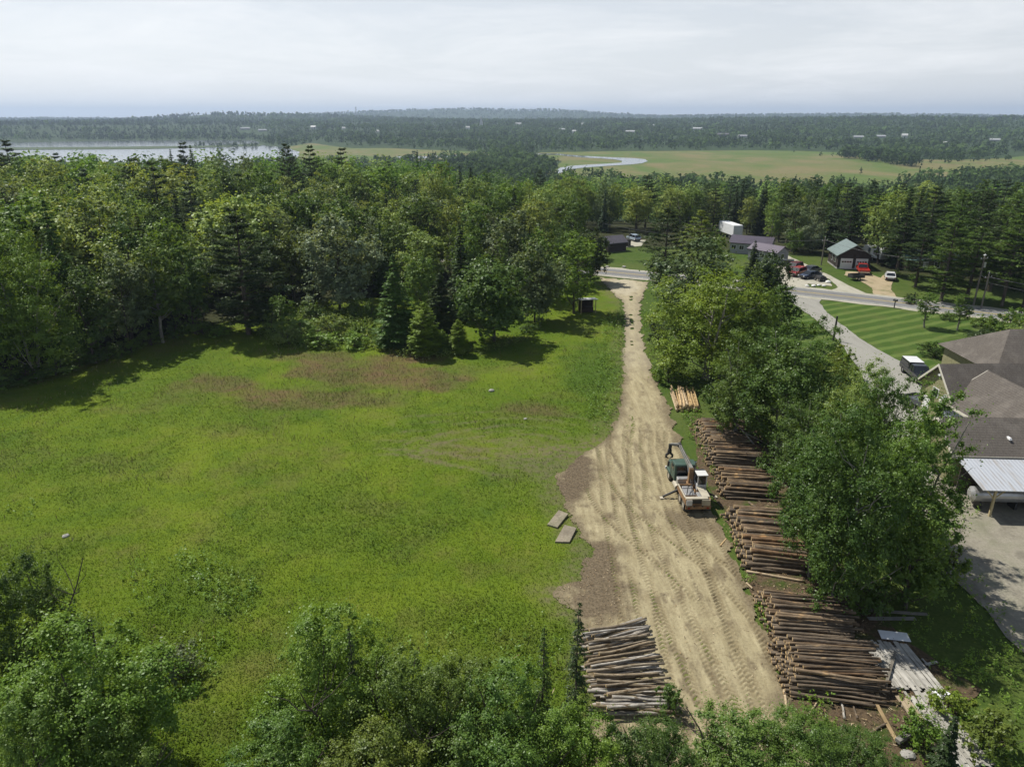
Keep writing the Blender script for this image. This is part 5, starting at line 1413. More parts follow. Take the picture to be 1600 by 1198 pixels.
plank('plank', G(1400, 1068, .1), G(1420, 1056, .1), .1, .08, .10, M_NEWW, 'brown stick propped right of the far board stack', 'plank', (.5, .45, .4))
plank('plank', G(1400, 1058, .1), G(1428, 1060, .1), .09, .07, .06, M_NEWW, 'brown stick lying level right of the far board stack', 'plank', (.55, .5, .42))
for j, (a, b_, w) in enumerate([((1406, 1028), (1456, 1088), .05), ((1428, 1050), (1468, 1088), .06), ((1440, 1058), (1474, 1090), .05), ((1448, 1056), (1480, 1088), .05)]):
    plank('trim_strip', G(*a), G(*b_), w, .03, .05 + .01 * j, M_WSHEET, 'thin white trim strip, %s from the board stacks' % ordw(j), 'trim strip', group='white trim strips')
plank('metal_sheet', G(1455, 1074), G(1478, 1090), .75, .03, .11, M_WSHEET, 'bright white sheet lying on the white strips', 'sheet')
plank('metal_sheet', G(1374, 992), G(1420, 997), .8, .035, .06, M_WSHEET, 'whitish sheet lying in the tree shade above the boards', 'sheet', (.8, .8, .85))
plank('plank', G(1350, 957), G(1448, 964), .25, .06, .2, M_GREYW, 'long grey plank in the deep tree shade', 'plank', (.6, .58, .56))
plank('plank', G(1356, 968), G(1430, 968), .3, .05, .08, M_GREYW, 'second grey plank in the deep shade, nearer the white sheet', 'plank', (.7, .7, .7))
plank('plank', G(1445, 1040), G(1464, 1036), .16, .06, .08, M_GREYW, 'short grey plank beside the shade edge near the white strips', 'plank')
plank('plank', G(1440, 1030), G(1452, 1042), .1, .05, .05, M_GREYW, 'thin grey plank left of the short one near the shade edge', 'plank')
plank('metal_sheet', G(1497, 1178), G(1522, 1210), .5, .03, .06, M_WSHEET, 'white scrap sheet in the lower right corner', 'sheet', (.9, .9, .9))
plank('plank', G(1505, 1170), G(1540, 1215), .1, .04, .12, M_GREYW, 'grey plank on the white scrap sheet in the corner', 'plank')
def slab(px, label, mat):
    P_ = GP(*px); cx_ = sum(p[0] for p in P_) / 4; cy_ = sum(p[1] for p in P_) / 4
    m = MB().prism([(p[0] - cx_, p[1] - cy_) for p in P_], 0, .16, 'z')
    o = tag(m.build('slab', mat, bevel=.03), label, 'slab', 'weathered slabs beside the track'); o.location = (cx_, cy_, .03); o.rotation_euler = (.03, -.03, 0); return o
M_SLAB = gravel_mat('weathered_slab', (.18, .155, .115), (.33, .29, .22), 0.5, .5)
slab(((855, 821), (873, 800), (888, 806), (871, 826)), 'weathered flat slab on the grass beside the track, the farther of two', M_SLAB)
slab(((867, 848), (882, 823), (901, 828), (890, 849)), 'weathered flat slab on the grass beside the track, the nearer of two', M_SLAB)
def rock(u, v, r, label, name='rock', group=None, mat=None, seed=0):
    x, y = G(u, v); rs = np.random.RandomState(seed + int(u))
    bm = bmesh.new(); bmesh.ops.create_icosphere(bm, subdivisions=2, radius=1)
    for q_ in bm.verts:
        q_.co *= rs.uniform(.84, 1.1); q_.co.z *= .55; q_.co.x *= 1.2
    me = bpy.data.meshes.new(name); bm.to_mesh(me); bm.free(); me.materials.append(mat or M_ROCK)
    o = tag(link(name, me), label, 'rock', group); o.location = (x, y, r * .25); o.scale = (r, r, r); o.rotation_euler = (0, 0, rs.uniform(0, 6))
    return o
M_ROCK = gravel_mat('pale_rock', (.24, .235, .21), (.38, .37, .34)); M_WROCK = gravel_mat('white_rock', (.55, .55, .52), (.74, .74, .72))
rock(768, 611, .32, 'pale rock alone in the upper right part of the meadow'); rock(821, 655, .2, 'small pale rock in the meadow below the larger one')
rock(103, 838, .24, 'flat grey rock in the left part of the meadow'); rock(1418, 1180, .3, 'round pale rock by the bushes below the grey boards')
# ------------------------------------------------------------------ vehicles
M_TYRE = plain('tyre_rubber', (.022, .021, .020), .85, .3, 6, 0, .3)
M_DTYRE = plain('dusty_tyre', (.12, .105, .08), .9, .35, 5, 0, .3)
M_RIM = plain('steel_rim', (.34, .34, .33), .4, .2, 8, .6)
M_DRIM = plain('dusty_rim', (.42, .38, .30), .7, .25, 6)
M_GLASS = plain('dark_window', (.012, .015, .018), .08, .2, 1, 0, 0, .8)
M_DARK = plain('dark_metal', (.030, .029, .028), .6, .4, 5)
M_CHROME = plain('chrome', (.55, .55, .55), .2, .1, 4, .9)
M_LAMP = plain('headlamp_lens', (.7, .7, .68), .15, .1, 5); M_TAIL = plain('tail_lens', (.30, .015, .012), .2, .1, 5)
def paintm(name, c): return plain(name, c, .28, .10, 1.2, 0, 0, .5, .6)
def wheel(parent, x, y, r, w, tyre=None, rim=None, dual=False):
    sgn = 1 if x > 0 else -1
    we = MB()
    prof = [(r * .60, -w / 2), (r * .93, -w / 2), (r, -w * .36), (r, w * .36), (r * .93, w / 2), (r * .60, w / 2)]
    n = 20; vs = []; fs = []
    for k in range(n):
        a = 2 * math.pi * k / n
        for pr, px in prof: vs.append((px, math.cos(a) * pr, math.sin(a) * pr))
    m = len(prof)
    for k in range(n):
        for j in range(m - 1): fs.append((k * m + j, ((k + 1) % n) * m + j, ((k + 1) % n) * m + j + 1, k * m + j + 1))
    we.add(vs, fs)
    if dual: we.add([(p[0] - sgn * w * 1.15, p[1], p[2]) for p in vs], fs)
    o = we.build('wheel', tyre or M_TYRE, parent, smooth=False); o.location = (x, y, r)
    rm = MB().tube([(-w * .40, 0, 0), (w * .28 * 1, 0, 0)], [r * .61, r * .61], 16).tube([(sgn * w * .2, 0, 0), (sgn * w * .42, 0, 0)], [r * .22, r * .16], 10)
    rm.build('rim', rim or M_RIM, o)
    return o

# ---- the log loader truck. local: y ahead, z up, origin on the ground under the first rear axle
TX, TY = G(1086, 798)
M_GREEN = plain('faded_green_paint', (.050, .088, .070), .45, .25, 1.5); M_RUST = plain('rusty_orange', (.25, .15, .075), .8, .5, 2.2, 0, .2)
M_CREAM = plain('dirty_cream', (.40, .36, .28), .6, .25, 1.6); M_CWHITE = plain('chalky_white', (.55, .55, .53), .5, .10, 1.4); M_BOOM = plain('worn_grey_boom', (.20, .195, .175), .55, .3, 2)
M_SILVER = plain('silver_tank', (.50, .50, .50), .35, .15, 3, .6)
tk = thing('crane_truck', 'old green log loader truck with grey crane boom and white operator cab on the track', 'truck', (TX, TY + .2, .06), R(2), None, (.80, .80, .80))
MB().box(-.50, -.34, -1.1, 7.4, .72, 1.0).box(.34, .50, -1.1, 7.4, .72, 1.0).box(-.34, .34, 1.0, 1.2, .74, .98).box(-.34, .34, 4.0, 4.2, .74, .98).box(-1.0, 1.0, -.12, .12, .4, .62).box(-1.0, 1.0, 1.25, 1.45, .4, .62).box(-1.0, 1.0, 6.3, 6.5, .42, .6).build('chassis', M_DARK, tk, .01)
for s in (-1, 1):
    for y in (0, 1.35): wheel(tk, s * 1.12, y, .52, .27, M_DTYRE, M_DRIM, True)
    wheel(tk, s * 1.05, 6.4, .50, .27, M_DTYRE, M_DRIM)
bed = MB().box(-1.28, 1.28, -1.0, 2.3, 1.02, 1.16).box(-1.28, -1.18, -.9, 2.3, 1.16, 1.62).box(1.18, 1.28, -.9, 2.3, 1.16, 1.62).box(-1.18, 1.18, 2.2, 2.3, 1.16, 1.62)
bd = bed.build('bed', M_RUST, tk, .015)
MB().box(-1.24, 1.0, -.96, -.5, 1.62, 1.74).box(-1.3, -1.16, -.5, 2.3, 1.62, 1.70).box(.5, 1.3, -.5, 1.6, 1.62, 1.69).build('bed_rim', M_CREAM, bd, .012)
MB().box(-1.28, 1.28, -1.12, -.98, .62, .98, top=(.0, 0, .03, .03)).build('rear_bumper', M_RUST, tk, .02)
MB().box(-1.2, -.62, -1.06, -.96, 1.0, 1.6).build('rear_panel', M_CWHITE, tk, .015)
MB().box(.35, 1.2, -1.06, -.96, .98, 1.62).build('rear_panel', M_CREAM, tk, .015)
MB().box(-.62, .35, -.94, -.90, 1.0, 1.6).build('opening_shade', M_DARK, tk)  # dark plate standing for the shade inside the recess between the rear panels
for s in (-1, 1): MB().box(s * .95 - .12, s * .95 + .12, -1.16, -1.11, .7, .82).build('tail_light', M_TAIL, tk, .01)
for x in (-1.05, 1.05): MB().box(x - .32, x + .32, -.78, -.75, .25, .95).build('mud_flap', M_DARK, tk)
pl = MB().box(-.95, .1, .4, 1.7, 1.16, 1.42).box(.25, 1.1, -.4, .9, 1.16, 1.46).box(-.9, .2, 1.75, 2.1, 1.16, 1.5).build('deck_clutter', M_SILVER, tk, .03)
MB().tube([(-.9, .1, 1.7), (-.5, 1.2, 1.95), (.1, 1.7, 1.8), (.2, 2.4, 2.0)], .05, 6).tube([(-.4, -.2, 1.7), (-.2, .9, 1.85), (.0, 2.3, 2.2)], .04, 6).build('hydraulic_hose', M_DARK, tk)
tank = MB().box(-1.05, .25, 3.15, 3.75, 1.05, 1.78).build('hydraulic_tank', M_SILVER, tk, .06)
col = MB().tube([(.15, 2.75, 1.0), (.15, 2.75, 1.6)], [.45, .42], 14).box(-.12, .42, 2.5, 3.0, 1.55, 3.25, top=(.06, .06, .06, .06)).build('crane_post', M_RUST, tk, .02)
MB().tube([(.15, 3.1, 1.9), (.12, 4.2, 3.05)], .07, 8).tube([(.12, 4.2, 3.05), (.1, 4.7, 3.4)], .045, 8).build('lift_cylinder', M_CHROME, col)
boom = MB()
def beam_between(mb, a, b, w, h, w2=None, h2=None):
    a, b = Vector(a), Vector(b); d = (b - a); L = d.length; d.normalize()
    q_ = d.to_track_quat('Y', 'Z'); w2 = w2 or w; h2 = h2 or h
    M = Matrix.Translation(a) @ q_.to_matrix().to_4x4()
    vs = [(-w / 2, 0, -h / 2), (w / 2, 0, -h / 2), (w2 / 2, L, -h2 / 2), (-w2 / 2, L, -h2 / 2), (-w / 2, 0, h / 2), (w / 2, 0, h / 2), (w2 / 2, L, h2 / 2), (-w2 / 2, L, h2 / 2)]
    return mb.add(vs, [(3, 2, 1, 0), (4, 5, 6, 7), (0, 1, 5, 4), (1, 2, 6, 5), (2, 3, 7, 6), (3, 0, 4, 7)], 0, M)
beam_between(boom, (.15, 2.7, 3.1), (.02, 7.3, 3.75), .34, .44, .28, .34)
bo = boom.build('boom', M_BOOM, tk, .015)
MB().tube([(.24, 3.4, 3.5), (.15, 6.0, 3.76), (.1, 7.2, 4.0)], .03, 5).tube([(.02, 3.4, 3.52), (-.04, 6.0, 3.77), (-.06, 7.2, 4.0)], .03, 5).build('boom_hose', M_DARK, bo)
st = MB(); beam_between(st, (.02, 7.3, 3.75), (-.85, 7.75, 3.6), .26, .3, .22, .24)
so = st.build('stick', M_BOOM, tk, .012)
MB().tube([(.1, 7.25, 3.6), (-.1, 7.25, 3.9)], .26, 10).build('boom_joint', M_DARK, so)
gr = MB(); beam_between(gr, (-.85, 7.75, 3.6), (-.88, 7.75, 2.8), .34, .34, .26, .26)
gr.tube([(-.88, 7.75, 2.95), (-.88, 7.75, 2.5)], .24, 10)
go = gr.build('grapple_link', M_DARK, tk, .01)
for s in (-1, 1):
    MB().tube([(-.88 + s * .08, 7.75, 2.55), (-.88 + s * .34, 7.75, 2.3), (-.88 + s * .36, 7.75, 2.05), (-.88 + s * .05, 7.75, 1.9)], [.14, .14, .12, .05], 6).build('grapple_claw', M_DARK, tk)
# truck cab
cab = MB().prism([(4.15, 1.0), (6.05, 1.0), (6.05, 1.95), (5.55, 2.85), (4.3, 2.92), (4.15, 2.8)], -1.16, 1.16, 'x')
cb = cab.build('cab', M_GREEN, tk, .07)
MB().box(-1.10, 1.10, 6.0, 7.65, .95, 1.95, top=(.12, .12, 0, .12)).build('hood', M_GREEN, tk, .07)
for s in (-1, 1):
    MB().box(s * .98 - .26, s * .98 + .26, 5.75, 7.2, .85, 1.22, top=(.02, .02, .16, .16)).build('fender', M_GREEN, tk, .05)
    MB().box(s * 1.168 - .012, s * 1.168 + .012, 4.6, 5.5, 2.0, 2.6).build('side_window', M_GLASS, cb)
    mr = MB().box(s * 1.45 - .1, s * 1.45 + .1, 5.72, 5.80, 1.95, 2.5).tube([(s * 1.15, 5.7, 2.5), (s * 1.42, 5.76, 2.4)], .02, 5).build('side_mirror', M_DARK, tk, .01)
    MB().box(s * .8 - .16, s * .8 + .16, 7.62, 7.68, 1.15, 1.4).build('headlight', M_LAMP, tk, .02)
MB().box(-.92, .92, 4.115, 4.150, 1.55, 2.68).build('rear_window', M_GLASS, cb, .01)
MB().add([(-1.0, 6.065, 2.0), (1.0, 6.065, 2.0), (.9, 5.64, 2.76), (-.9, 5.64, 2.76)], [(0, 1, 2, 3)]).build('windscreen', M_GLASS, cb)
MB().box(-1.2, 1.2, 7.72, 7.9, .55, .9).build('front_bumper', M_CWHITE, tk, .03)
MB().tube([(.98, 4.0, 1.0), (.98, 4.0, 3.3)], .07, 8).build('exhaust_stack', M_CHROME, tk)
for s in (-1, 1): MB().tube([(s * 1.0, 3.1, .75), (s * 1.0, 4.3, .75)], .3, 12).build('fuel_tank', M_SILVER if s > 0 else M_CREAM, tk)
# operator's cab
oc = MB().box(.55, 1.5, 1.55, 2.75, 1.25, 1.9).box(.55, .63, 1.55, 1.63, 1.9, 2.95).box(1.42, 1.5, 1.55, 1.63, 1.9, 2.95).box(.55, .63, 2.67, 2.75, 1.9, 2.95).box(1.42, 1.5, 2.67, 2.75, 1.9, 2.95).build('operator_cab', M_CWHITE, tk, .01)
MB().box(.47, 1.58, 1.42, 2.55, 2.95, 3.06).build('cab_roof', M_CWHITE, oc, .03)
MB().box(.50, 1.55, 2.55, 2.95, 2.96, 3.03).build('roof_hatch', M_DARK, oc, .01)
MB().box(.63, 1.42, 1.60, 1.62, 1.92, 2.93).box(.63, 1.42, 2.68, 2.70, 1.92, 2.93).box(.59, .61, 1.63, 2.67, 1.92, 2.93).box(1.44, 1.46, 1.63, 2.67, 1.92, 2.93).build('cab_window', M_GLASS, oc)
for s in (-1, 1):
    og = MB(); beam_between(og, (s * 1.0, 2.45, .95), (s * 2.75, 2.3, .18), .2, .2, .16, .16)
    oo = og.build('outrigger', M_DARK, tk, .01)
    MB().box(s * 2.8 - .22, s * 2.8 + .22, 2.08, 2.52, .02, .1).build('foot_pad', M_CREAM, oo, .01)

# ---- cars: body from a side profile, narrowed towards the roof
CARS = {}
def car(name, label, cat, kind, paint_, x, y, rz, group=None, roof=None, z=0.02, capm=None):
    t = thing(name, label, cat, (x, y, z), rz, group)
    if kind == 'pickup': L, W, low, belt, top, c0, c1, r0, r1 = 5.5, 1.95, .48, 1.08, 1.78, -.15, 1.55, .15, 1.0
    elif kind == 'suv': L, W, low, belt, top, c0, c1, r0, r1 = 4.6, 1.86, .42, 1.02, 1.70, -2.15, 1.2, -1.9, .45
    else: L, W, low, belt, top, c0, c1, r0, r1 = 4.6, 1.78, .30, .88, 1.42, -1.75, 1.25, -1.0, .45
    h = L / 2
    bodyp = [(-h, low + .12), (-h + .12, low), (h - .15, low), (h, low + .14), (h, low + .42), (h - .1, belt - .12), (c1, belt), (c0, belt + .02), (-h + .06, belt), (-h, belt - .12)]
    m = MB()
    if kind == 'pickup':
        m.prism([(-h, low + .12), (-h + .1, low), (h - .15, low), (h, low + .14), (h, low + .45), (h - .1, belt - .06), (c1, belt), (-.15, belt), (-.15, .80), (-h, .80)], -W / 2, W / 2, 'x')
        for s in (-1, 1): m.box(s * (W / 2 - .045) - .045, s * (W / 2 - .045) + .045, -h, -.17, .802, belt)
        m.box(-W / 2 + .09, W / 2 - .09, -h, -h + .07, .802, belt)
    else:
        m.prism(bodyp, -W / 2, W / 2, 'x')
    b = m.build('body', paint_, t, .045)
    # cabin: pillars and roof
    i = .14
    cm = MB()
    def ring(y0, y1, z, ins): return [(-W / 2 + ins, y0, z), (W / 2 - ins, y0, z), (W / 2 - ins, y1, z), (-W / 2 + ins, y1, z)]
    a = ring(c0, c1, belt - .02, .05); bq = ring(r0, r1, top - .05, .05 + i); cq = ring(r0 + .1, r1 - .1, top, .12 + i)
    Q = [(0, 1, 5, 4), (1, 2, 6, 5), (2, 3, 7, 6), (3, 0, 4, 7)]
    cm.add(a + bq, Q)
    MBg = cm.build('windows', M_GLASS, t)
    rm = MB().add(bq + cq, Q + [(4, 5, 6, 7)])
    for ka, kb in ((a[0], bq[0]), (a[1], bq[1]), (a[2], bq[2]), (a[3], bq[3])): rm.tube([ka, kb], .045, 5)
    for s in (-1, 1):
        ym = (c0 + c1) / 2 * .4 + (r0 + r1) / 2 * .6
        rm.tube([(s * (W / 2 - .045), ym, belt), (s * (W / 2 - .045 - i), ym, top - .05)], .04, 5)
    rm.build('roof', roof or paint_, t, .0)
    wy = L * .30; wr = .40 if kind == 'pickup' else .36 if kind == 'suv' else .32
    for s in (-1, 1):
        for yy_ in (-wy, wy): wheel(t, s * (W / 2 - .10), yy_, wr, .22)
        MB().box(s * (W / 2 - .25) - .17, s * (W / 2 - .25) + .17, h - .05, h + .012, low + .28, low + .44).build('headlight', M_LAMP, t, .01)
        MB().box(s * (W / 2 - .16) - .11, s * (W / 2 - .16) + .11, -h - .012, -h + .05, belt - .36, belt - .14).build('tail_light', M_TAIL, t, .01)
        MB().box(s * (W / 2 + .08) - .07, s * (W / 2 + .08) + .07, c1 - .45, c1 - .36, belt, belt + .14).build('side_mirror', M_DARK, t, .01)
    MB().box(-W / 2 + .05, W / 2 - .05, h - .02, h + .07, low + .02, low + .2).build('front_bumper', M_CHROME if kind == 'pickup' else M_DARK, t, .02)
    MB().box(-W / 2 + .05, W / 2 - .05, -h - .07, -h + .02, low + .02, low + .2).build('rear_bumper', M_CHROME if kind == 'pickup' else M_DARK, t, .02)
    MB().box(-.55, .55, h - .02, h + .02, low + .24, low + .44).build('grille', M_DARK, t)
    if capm:
        cap = MB().box(-W / 2 + .03, W / 2 - .03, -h + .02, c0 - .03, belt + .004, top + .02, top=(.12, .12, .06, .02)).build('bed_cap', paint_, t, .03)
        MB().box(-W / 2 + .13, W / 2 - .13, -h + .08, c0 - .06, top + .022, top + .06).build('cap_roof', capm, cap, .015)
        for s in (-1, 1): MB().box(s * (W / 2 - .075) - .01, s * (W / 2 - .075) + .01, -h + .4, c0 - .3, belt + .16, top - .16).build('cap_window', M_GLASS, cap)
    return t
P_BLACK = paintm('black_paint', (.016, .017, .02)); P_RED = paintm('red_paint', (.30, .016, .012)); P_DRED = paintm('dark_red_paint', (.12, .02, .03)); P_ORED = paintm('bright_red_paint', (.42, .028, .012))
P_NAVY = paintm('navy_paint', (.018, .026, .055)); P_WHITE = paintm('white_paint_car', (.70, .70, .70)); P_GREY = paintm('grey_paint', (.075, .08, .09)); P_BLUE = paintm('light_blue_paint', (.35, .43, .52))
x, y = (49.5, 82.0); car('pickup_truck', 'black pickup truck with a white bed cap parked beside the house gable', 'pickup', 'pickup', P_BLACK, x, y, R(173), None, None, .02, P_WHITE)
x, y = G(1455, 642); car('pickup_truck', 'dark grey pickup half hidden by leaves below the house gable', 'pickup', 'pickup', P_GREY, x - .3, y, R(180 + 20))
x, y = G(1353, 428); car('pickup_truck', 'bright red pickup truck parked in front of the garage door', 'pickup', 'pickup', P_ORED, x - .2, y + 1.2, R(-17))
x, y = G(1390, 436); car('parked_car', 'white car on the sandy driveway right of the garage', 'car', 'sedan', P_WHITE, x, y, R(-24))
x, y = G(1246, 431); car('parked_car', 'red car in the gravel lot, the brightest one there', 'car', 'suv', P_RED, x, y + .4, R(130), 'cars in the gravel lot')
x, y = G(1243, 424); car('parked_car', 'dark maroon car mostly behind the bright red car', 'car', 'suv', P_DRED, x, y + 1.0, R(130), 'cars in the gravel lot')
x, y = G(1266, 435); car('parked_car', 'dark blue car in the gravel lot right of the red car', 'car', 'sedan', P_NAVY, x, y + .3, R(113), 'cars in the gravel lot')
x, y = G(1268, 428); car('parked_car', 'grey car behind the dark blue car in the gravel lot', 'car', 'sedan', P_GREY, x + .3, y + 1.4, R(118), 'cars in the gravel lot')
x, y = G(990, 376); car('parked_car', 'light blue car on the far gravel pad beyond the small dark shed', 'car', 'suv', P_BLUE, x, y, R(20))
# small trailers, bins, machines
x, y = G(1282, 439)
t = thing('utility_trailer', 'low black machine with a pale lid at the end of the parked cars', 'machine', (x, y, .02), R(12))
MB().box(-.75, .75, -.9, .9, .45, .95, top=(.12, .12, .2, .2)).build('body', M_DARK, t, .05); MB().box(-.35, .35, -.55, .2, .95, 1.12).build('seat', P_GREY, t, .05)
for s in (-1, 1):
    for yy_ in (-.65, .65): wheel(t, s * .72, yy_, .32, .26)
MB().tube([(-.35, .5, 1.25), (.35, .5, 1.25)], .03, 6).tube([(0, .6, .9), (0, .5, 1.25)], .03, 6).build('handlebar', M_DARK, t)
x, y = G(1337, 437)
t = thing('trailer_bin', 'dark open trailer box standing on the grass below the garage', 'trailer', (x, y, .02), R(100))
MB().box(-.85, .85, -1.3, 1.3, .45, .55).box(-.85, -.78, -1.3, 1.3, .55, 1.1).box(.78, .85, -1.3, 1.3, .55, 1.1).box(-.78, .78, -1.3, -1.23, .55, 1.1).box(-.78, .78, 1.23, 1.3, .55, 1.1).build('box', M_DARK, t, .01)
for s in (-1, 1): wheel(t, s * .95, 0, .34, .2)
MB().tube([(0, 1.3, .5), (0, 2.2, .45)], .04, 6).build('drawbar', M_DARK, t)
x, y = G(1231, 416)
t = thing('dumpster', 'dark waste container with a pale lid at the far end of the gravel lot', 'container', (x, y, .02), R(-20))
MB().prism([(-.8, .1), (.8, .1), (.95, 1.15), (-.8, 1.3)], -1.1, 1.1, 'x').build('bin', M_DARK, t, .03); MB().box(-1.12, 1.12, -.82, .97, 1.3, 1.36).build('lid', P_GREY, t, .02)
x, y = G(978, 384)
t = thing('stove_bin', 'dark brown box behind the small dark shed', 'bin', (x, y, 0), R(5)); M_BROWN = plain('dark_brown_boards', (.05, .035, .028), .8, .3, 3)
MB().box(-1.0, 1.0, -.8, .8, .1, 1.5).build('bin', M_BROWN, t, .02); MB().box(-1.08, 1.08, -.88, .88, 1.5, 1.6).build('lid', M_DARK, t, .02)
# camper
x, y = G(1367, 406)
t = thing('camper', 'white camping trailer with rounded front parked behind the garage', 'camper', (x, y, .02), R(14))
prof = [(-3.0, .6), (3.0, .6), (3.2, 1.1), (3.05, 2.2), (2.5, 2.95), (-2.7, 3.05), (-3.05, 2.7)]
bo_ = MB().prism(prof, -1.2, 1.2, 'x').build('body', plain('camper_white', (.72, .73, .73), .4, .06, 1), t, .12)
MB().box(-1.25, -1.21, -1.9, -.6, 1.5, 2.3).build('window', M_GLASS, t); MB().box(-.6, .6, -3.09, -3.05, 1.4, 2.0).build('window', M_GLASS, t)
MB().box(-1.23, -1.205, .4, 1.1, .8, 2.6).build('door', P_GREY, t)
for s in (-1, 1):
    for yy_ in (-.5, .35): wheel(t, s * 1.05, yy_, .34, .2)
MB().tube([(-.4, 3.1, .6), (0, 4.2, .55)], .05, 6).tube([(.4, 3.1, .6), (0, 4.2, .55)], .05, 6).build('drawbar', M_DARK, t)
# box trailer among the trees
x, y = G(1140, 370)
t = thing('box_trailer', 'white box trailer standing among the trees behind the dirt track belt', 'trailer', (x, y, H1(x, y)), R(8))
M_BOXW = plain('box_trailer_white', (.72, .73, .74), .45, .08, 1.2)
MB().box(-1.25, 1.25, -4.6, 4.6, 1.1, 3.7).build('box', M_BOXW, t, .03); MB().box(-1.26, 1.26, -4.63, -4.60, 1.2, 3.6).build('rear_door', P_WHITE, t); MB().box(-.5, .5, -4.4, 4.2, .85, 1.08).build('frame', M_DARK, t)
for s in (-1, 1):
    for yy_ in (-3.4, -2.2): wheel(t, s * 1.05, yy_, .5, .26)
    MB().box(s * .9 - .06, s * .9 + .06, 3.2, 3.35, 0, .95).build('landing_leg', M_DARK, t)
# ------------------------------------------------------------------ buildings
def shingles(name, a, b, sc=3.2, metal=False, ang=0):
    n = NT(name); p = n.obj()
    if metal:
        x = n.n('ShaderNodeSeparateXYZ', {0: p}); w = n.math('SINE', n.math('MULTIPLY', x.outputs[0], 2 * math.pi / .30))
        g = n.noise(n.scale(p, (3, .4, .4)), 1.2, 4); c = n.mix(n.ramp(g, (.5, 0), (.72, .75)), b, a)
        return n.pbr(c, .35, n.bump(w, .4, .03), .35, .5)
    f = n.noise(p, 7, 4, .7); g = n.noise(p, .7, 4)
    x = n.n('ShaderNodeSeparateXYZ', {0: p}); br = n.n('ShaderNodeTexBrick', {'Vector': p, 'Scale': sc, 'Color1': (*a, 1), 'Color2': (*b, 1), 'Mortar': (*[q_ * .55 for q_ in a], 1), 'Mortar Size': .02})
    row = n.math('SINE', n.math('MULTIPLY', x.outputs[2], 2 * math.pi / .14))
    c = n.mix(n.ramp(f, (.3, 0), (.7, 1)), a, b); c = n.mix(.35, c, br.outputs[0]); c = n.mix(n.ramp(row, (.0, 0), (.9, .3)), c, tuple(q_ * .6 for q_ in a))
    c = n.mix(n.ramp(g, (.5, 0), (.75, .4)), c, tuple(q_ * 1.4 for q_ in b))
    return n.pbr(c, .9, n.bump(f, .5, .03), spec=.15)
def siding(name, a, b, pitch=.12):
    n = NT(name); p = n.obj(); x = n.n('ShaderNodeSeparateXYZ', {0: p})
    w = n.math('FRACT', n.math('MULTIPLY', x.outputs[2], 1 / pitch)); f = n.noise(p, 3.0, 5, .65)
    c = n.mix(n.ramp(f, (.3, 0), (.7, 1)), a, b); c = n.mix(n.ramp(w, (.0, .5), (.16, 0)), c, tuple(q_ * .5 for q_ in a))
    return n.pbr(c, .85, n.bump(w, .5, .02), spec=.2)
M_ROOF = shingles('brown_shingles', (.082, .071, .062), (.155, .139, .122)); M_WALLY = siding('shingle_wall', (.22, .21, .11), (.34, .32, .19)); M_WALLB = siding('bluish_wall', (.26, .29, .36), (.34, .37, .43))
M_FASCIA = plain('pale_fascia', (.60, .57, .48), .6, .1, 2); M_METALR = shingles('galvanised_roof', (.40, .34, .27), (.55, .57, .60), metal=True); M_POST = plain('pale_timber', (.42, .35, .20), .8, .2, 3, 0, .2)
M_GROOF = shingles('green_metal_roof', (.15, .19, .18), (.23, .285, .27), metal=True); M_DWALL = siding('dark_log_wall', (.034, .027, .024), (.064, .051, .045), .2); M_PURPLE = shingles('purple_roof', (.066, .054, .072), (.105, .088, .112), metal=True)
M_WHITEP = plain('white_trim', (.70, .70, .70), .5, .08, 2); M_CONC = plain('concrete', (.30, .29, .27), .9, .15, 1.5)

def gable(t, W, L, eave, ridge, wallm, roofm, over=.35, th=.16, wall=True, axis='y', name='roof'):
    """walls W across (x) by L along (y), ridge along y; local to t"""
    w = W / 2; l = L / 2
    if wall: MB().prism([(-w, -.1), (w, -.1), (w, eave), (0, ridge - .02), (-w, eave)], -l, l, 'y').build('wall', wallm, t)
    s = (ridge - eave) / w; m = MB(); e = w + over; ze = eave - s * over; z0 = .02
    for q_ in (-1, 1):
        m.prism([(0, ridge + z0), (q_ * e, ze + z0), (q_ * e, ze + z0 + th), (0, ridge + z0 + th)], -l - over, l + over, 'y')
    return m.build(name, roofm, t)
def window(t, M, w, h, frame=None, name='window'):
    o = MB().box(-w / 2 - .08, w / 2 + .08, -.05, .02, -h / 2 - .08, h / 2 + .08).build(name, frame or M_WHITEP, t); o.matrix_local = M
    MB().box(-w / 2, -.02, -.065, -.051, -h / 2, h / 2).box(.02, w / 2, -.065, -.051, -h / 2, h / 2).build('pane', M_GLASS, o)
    return o
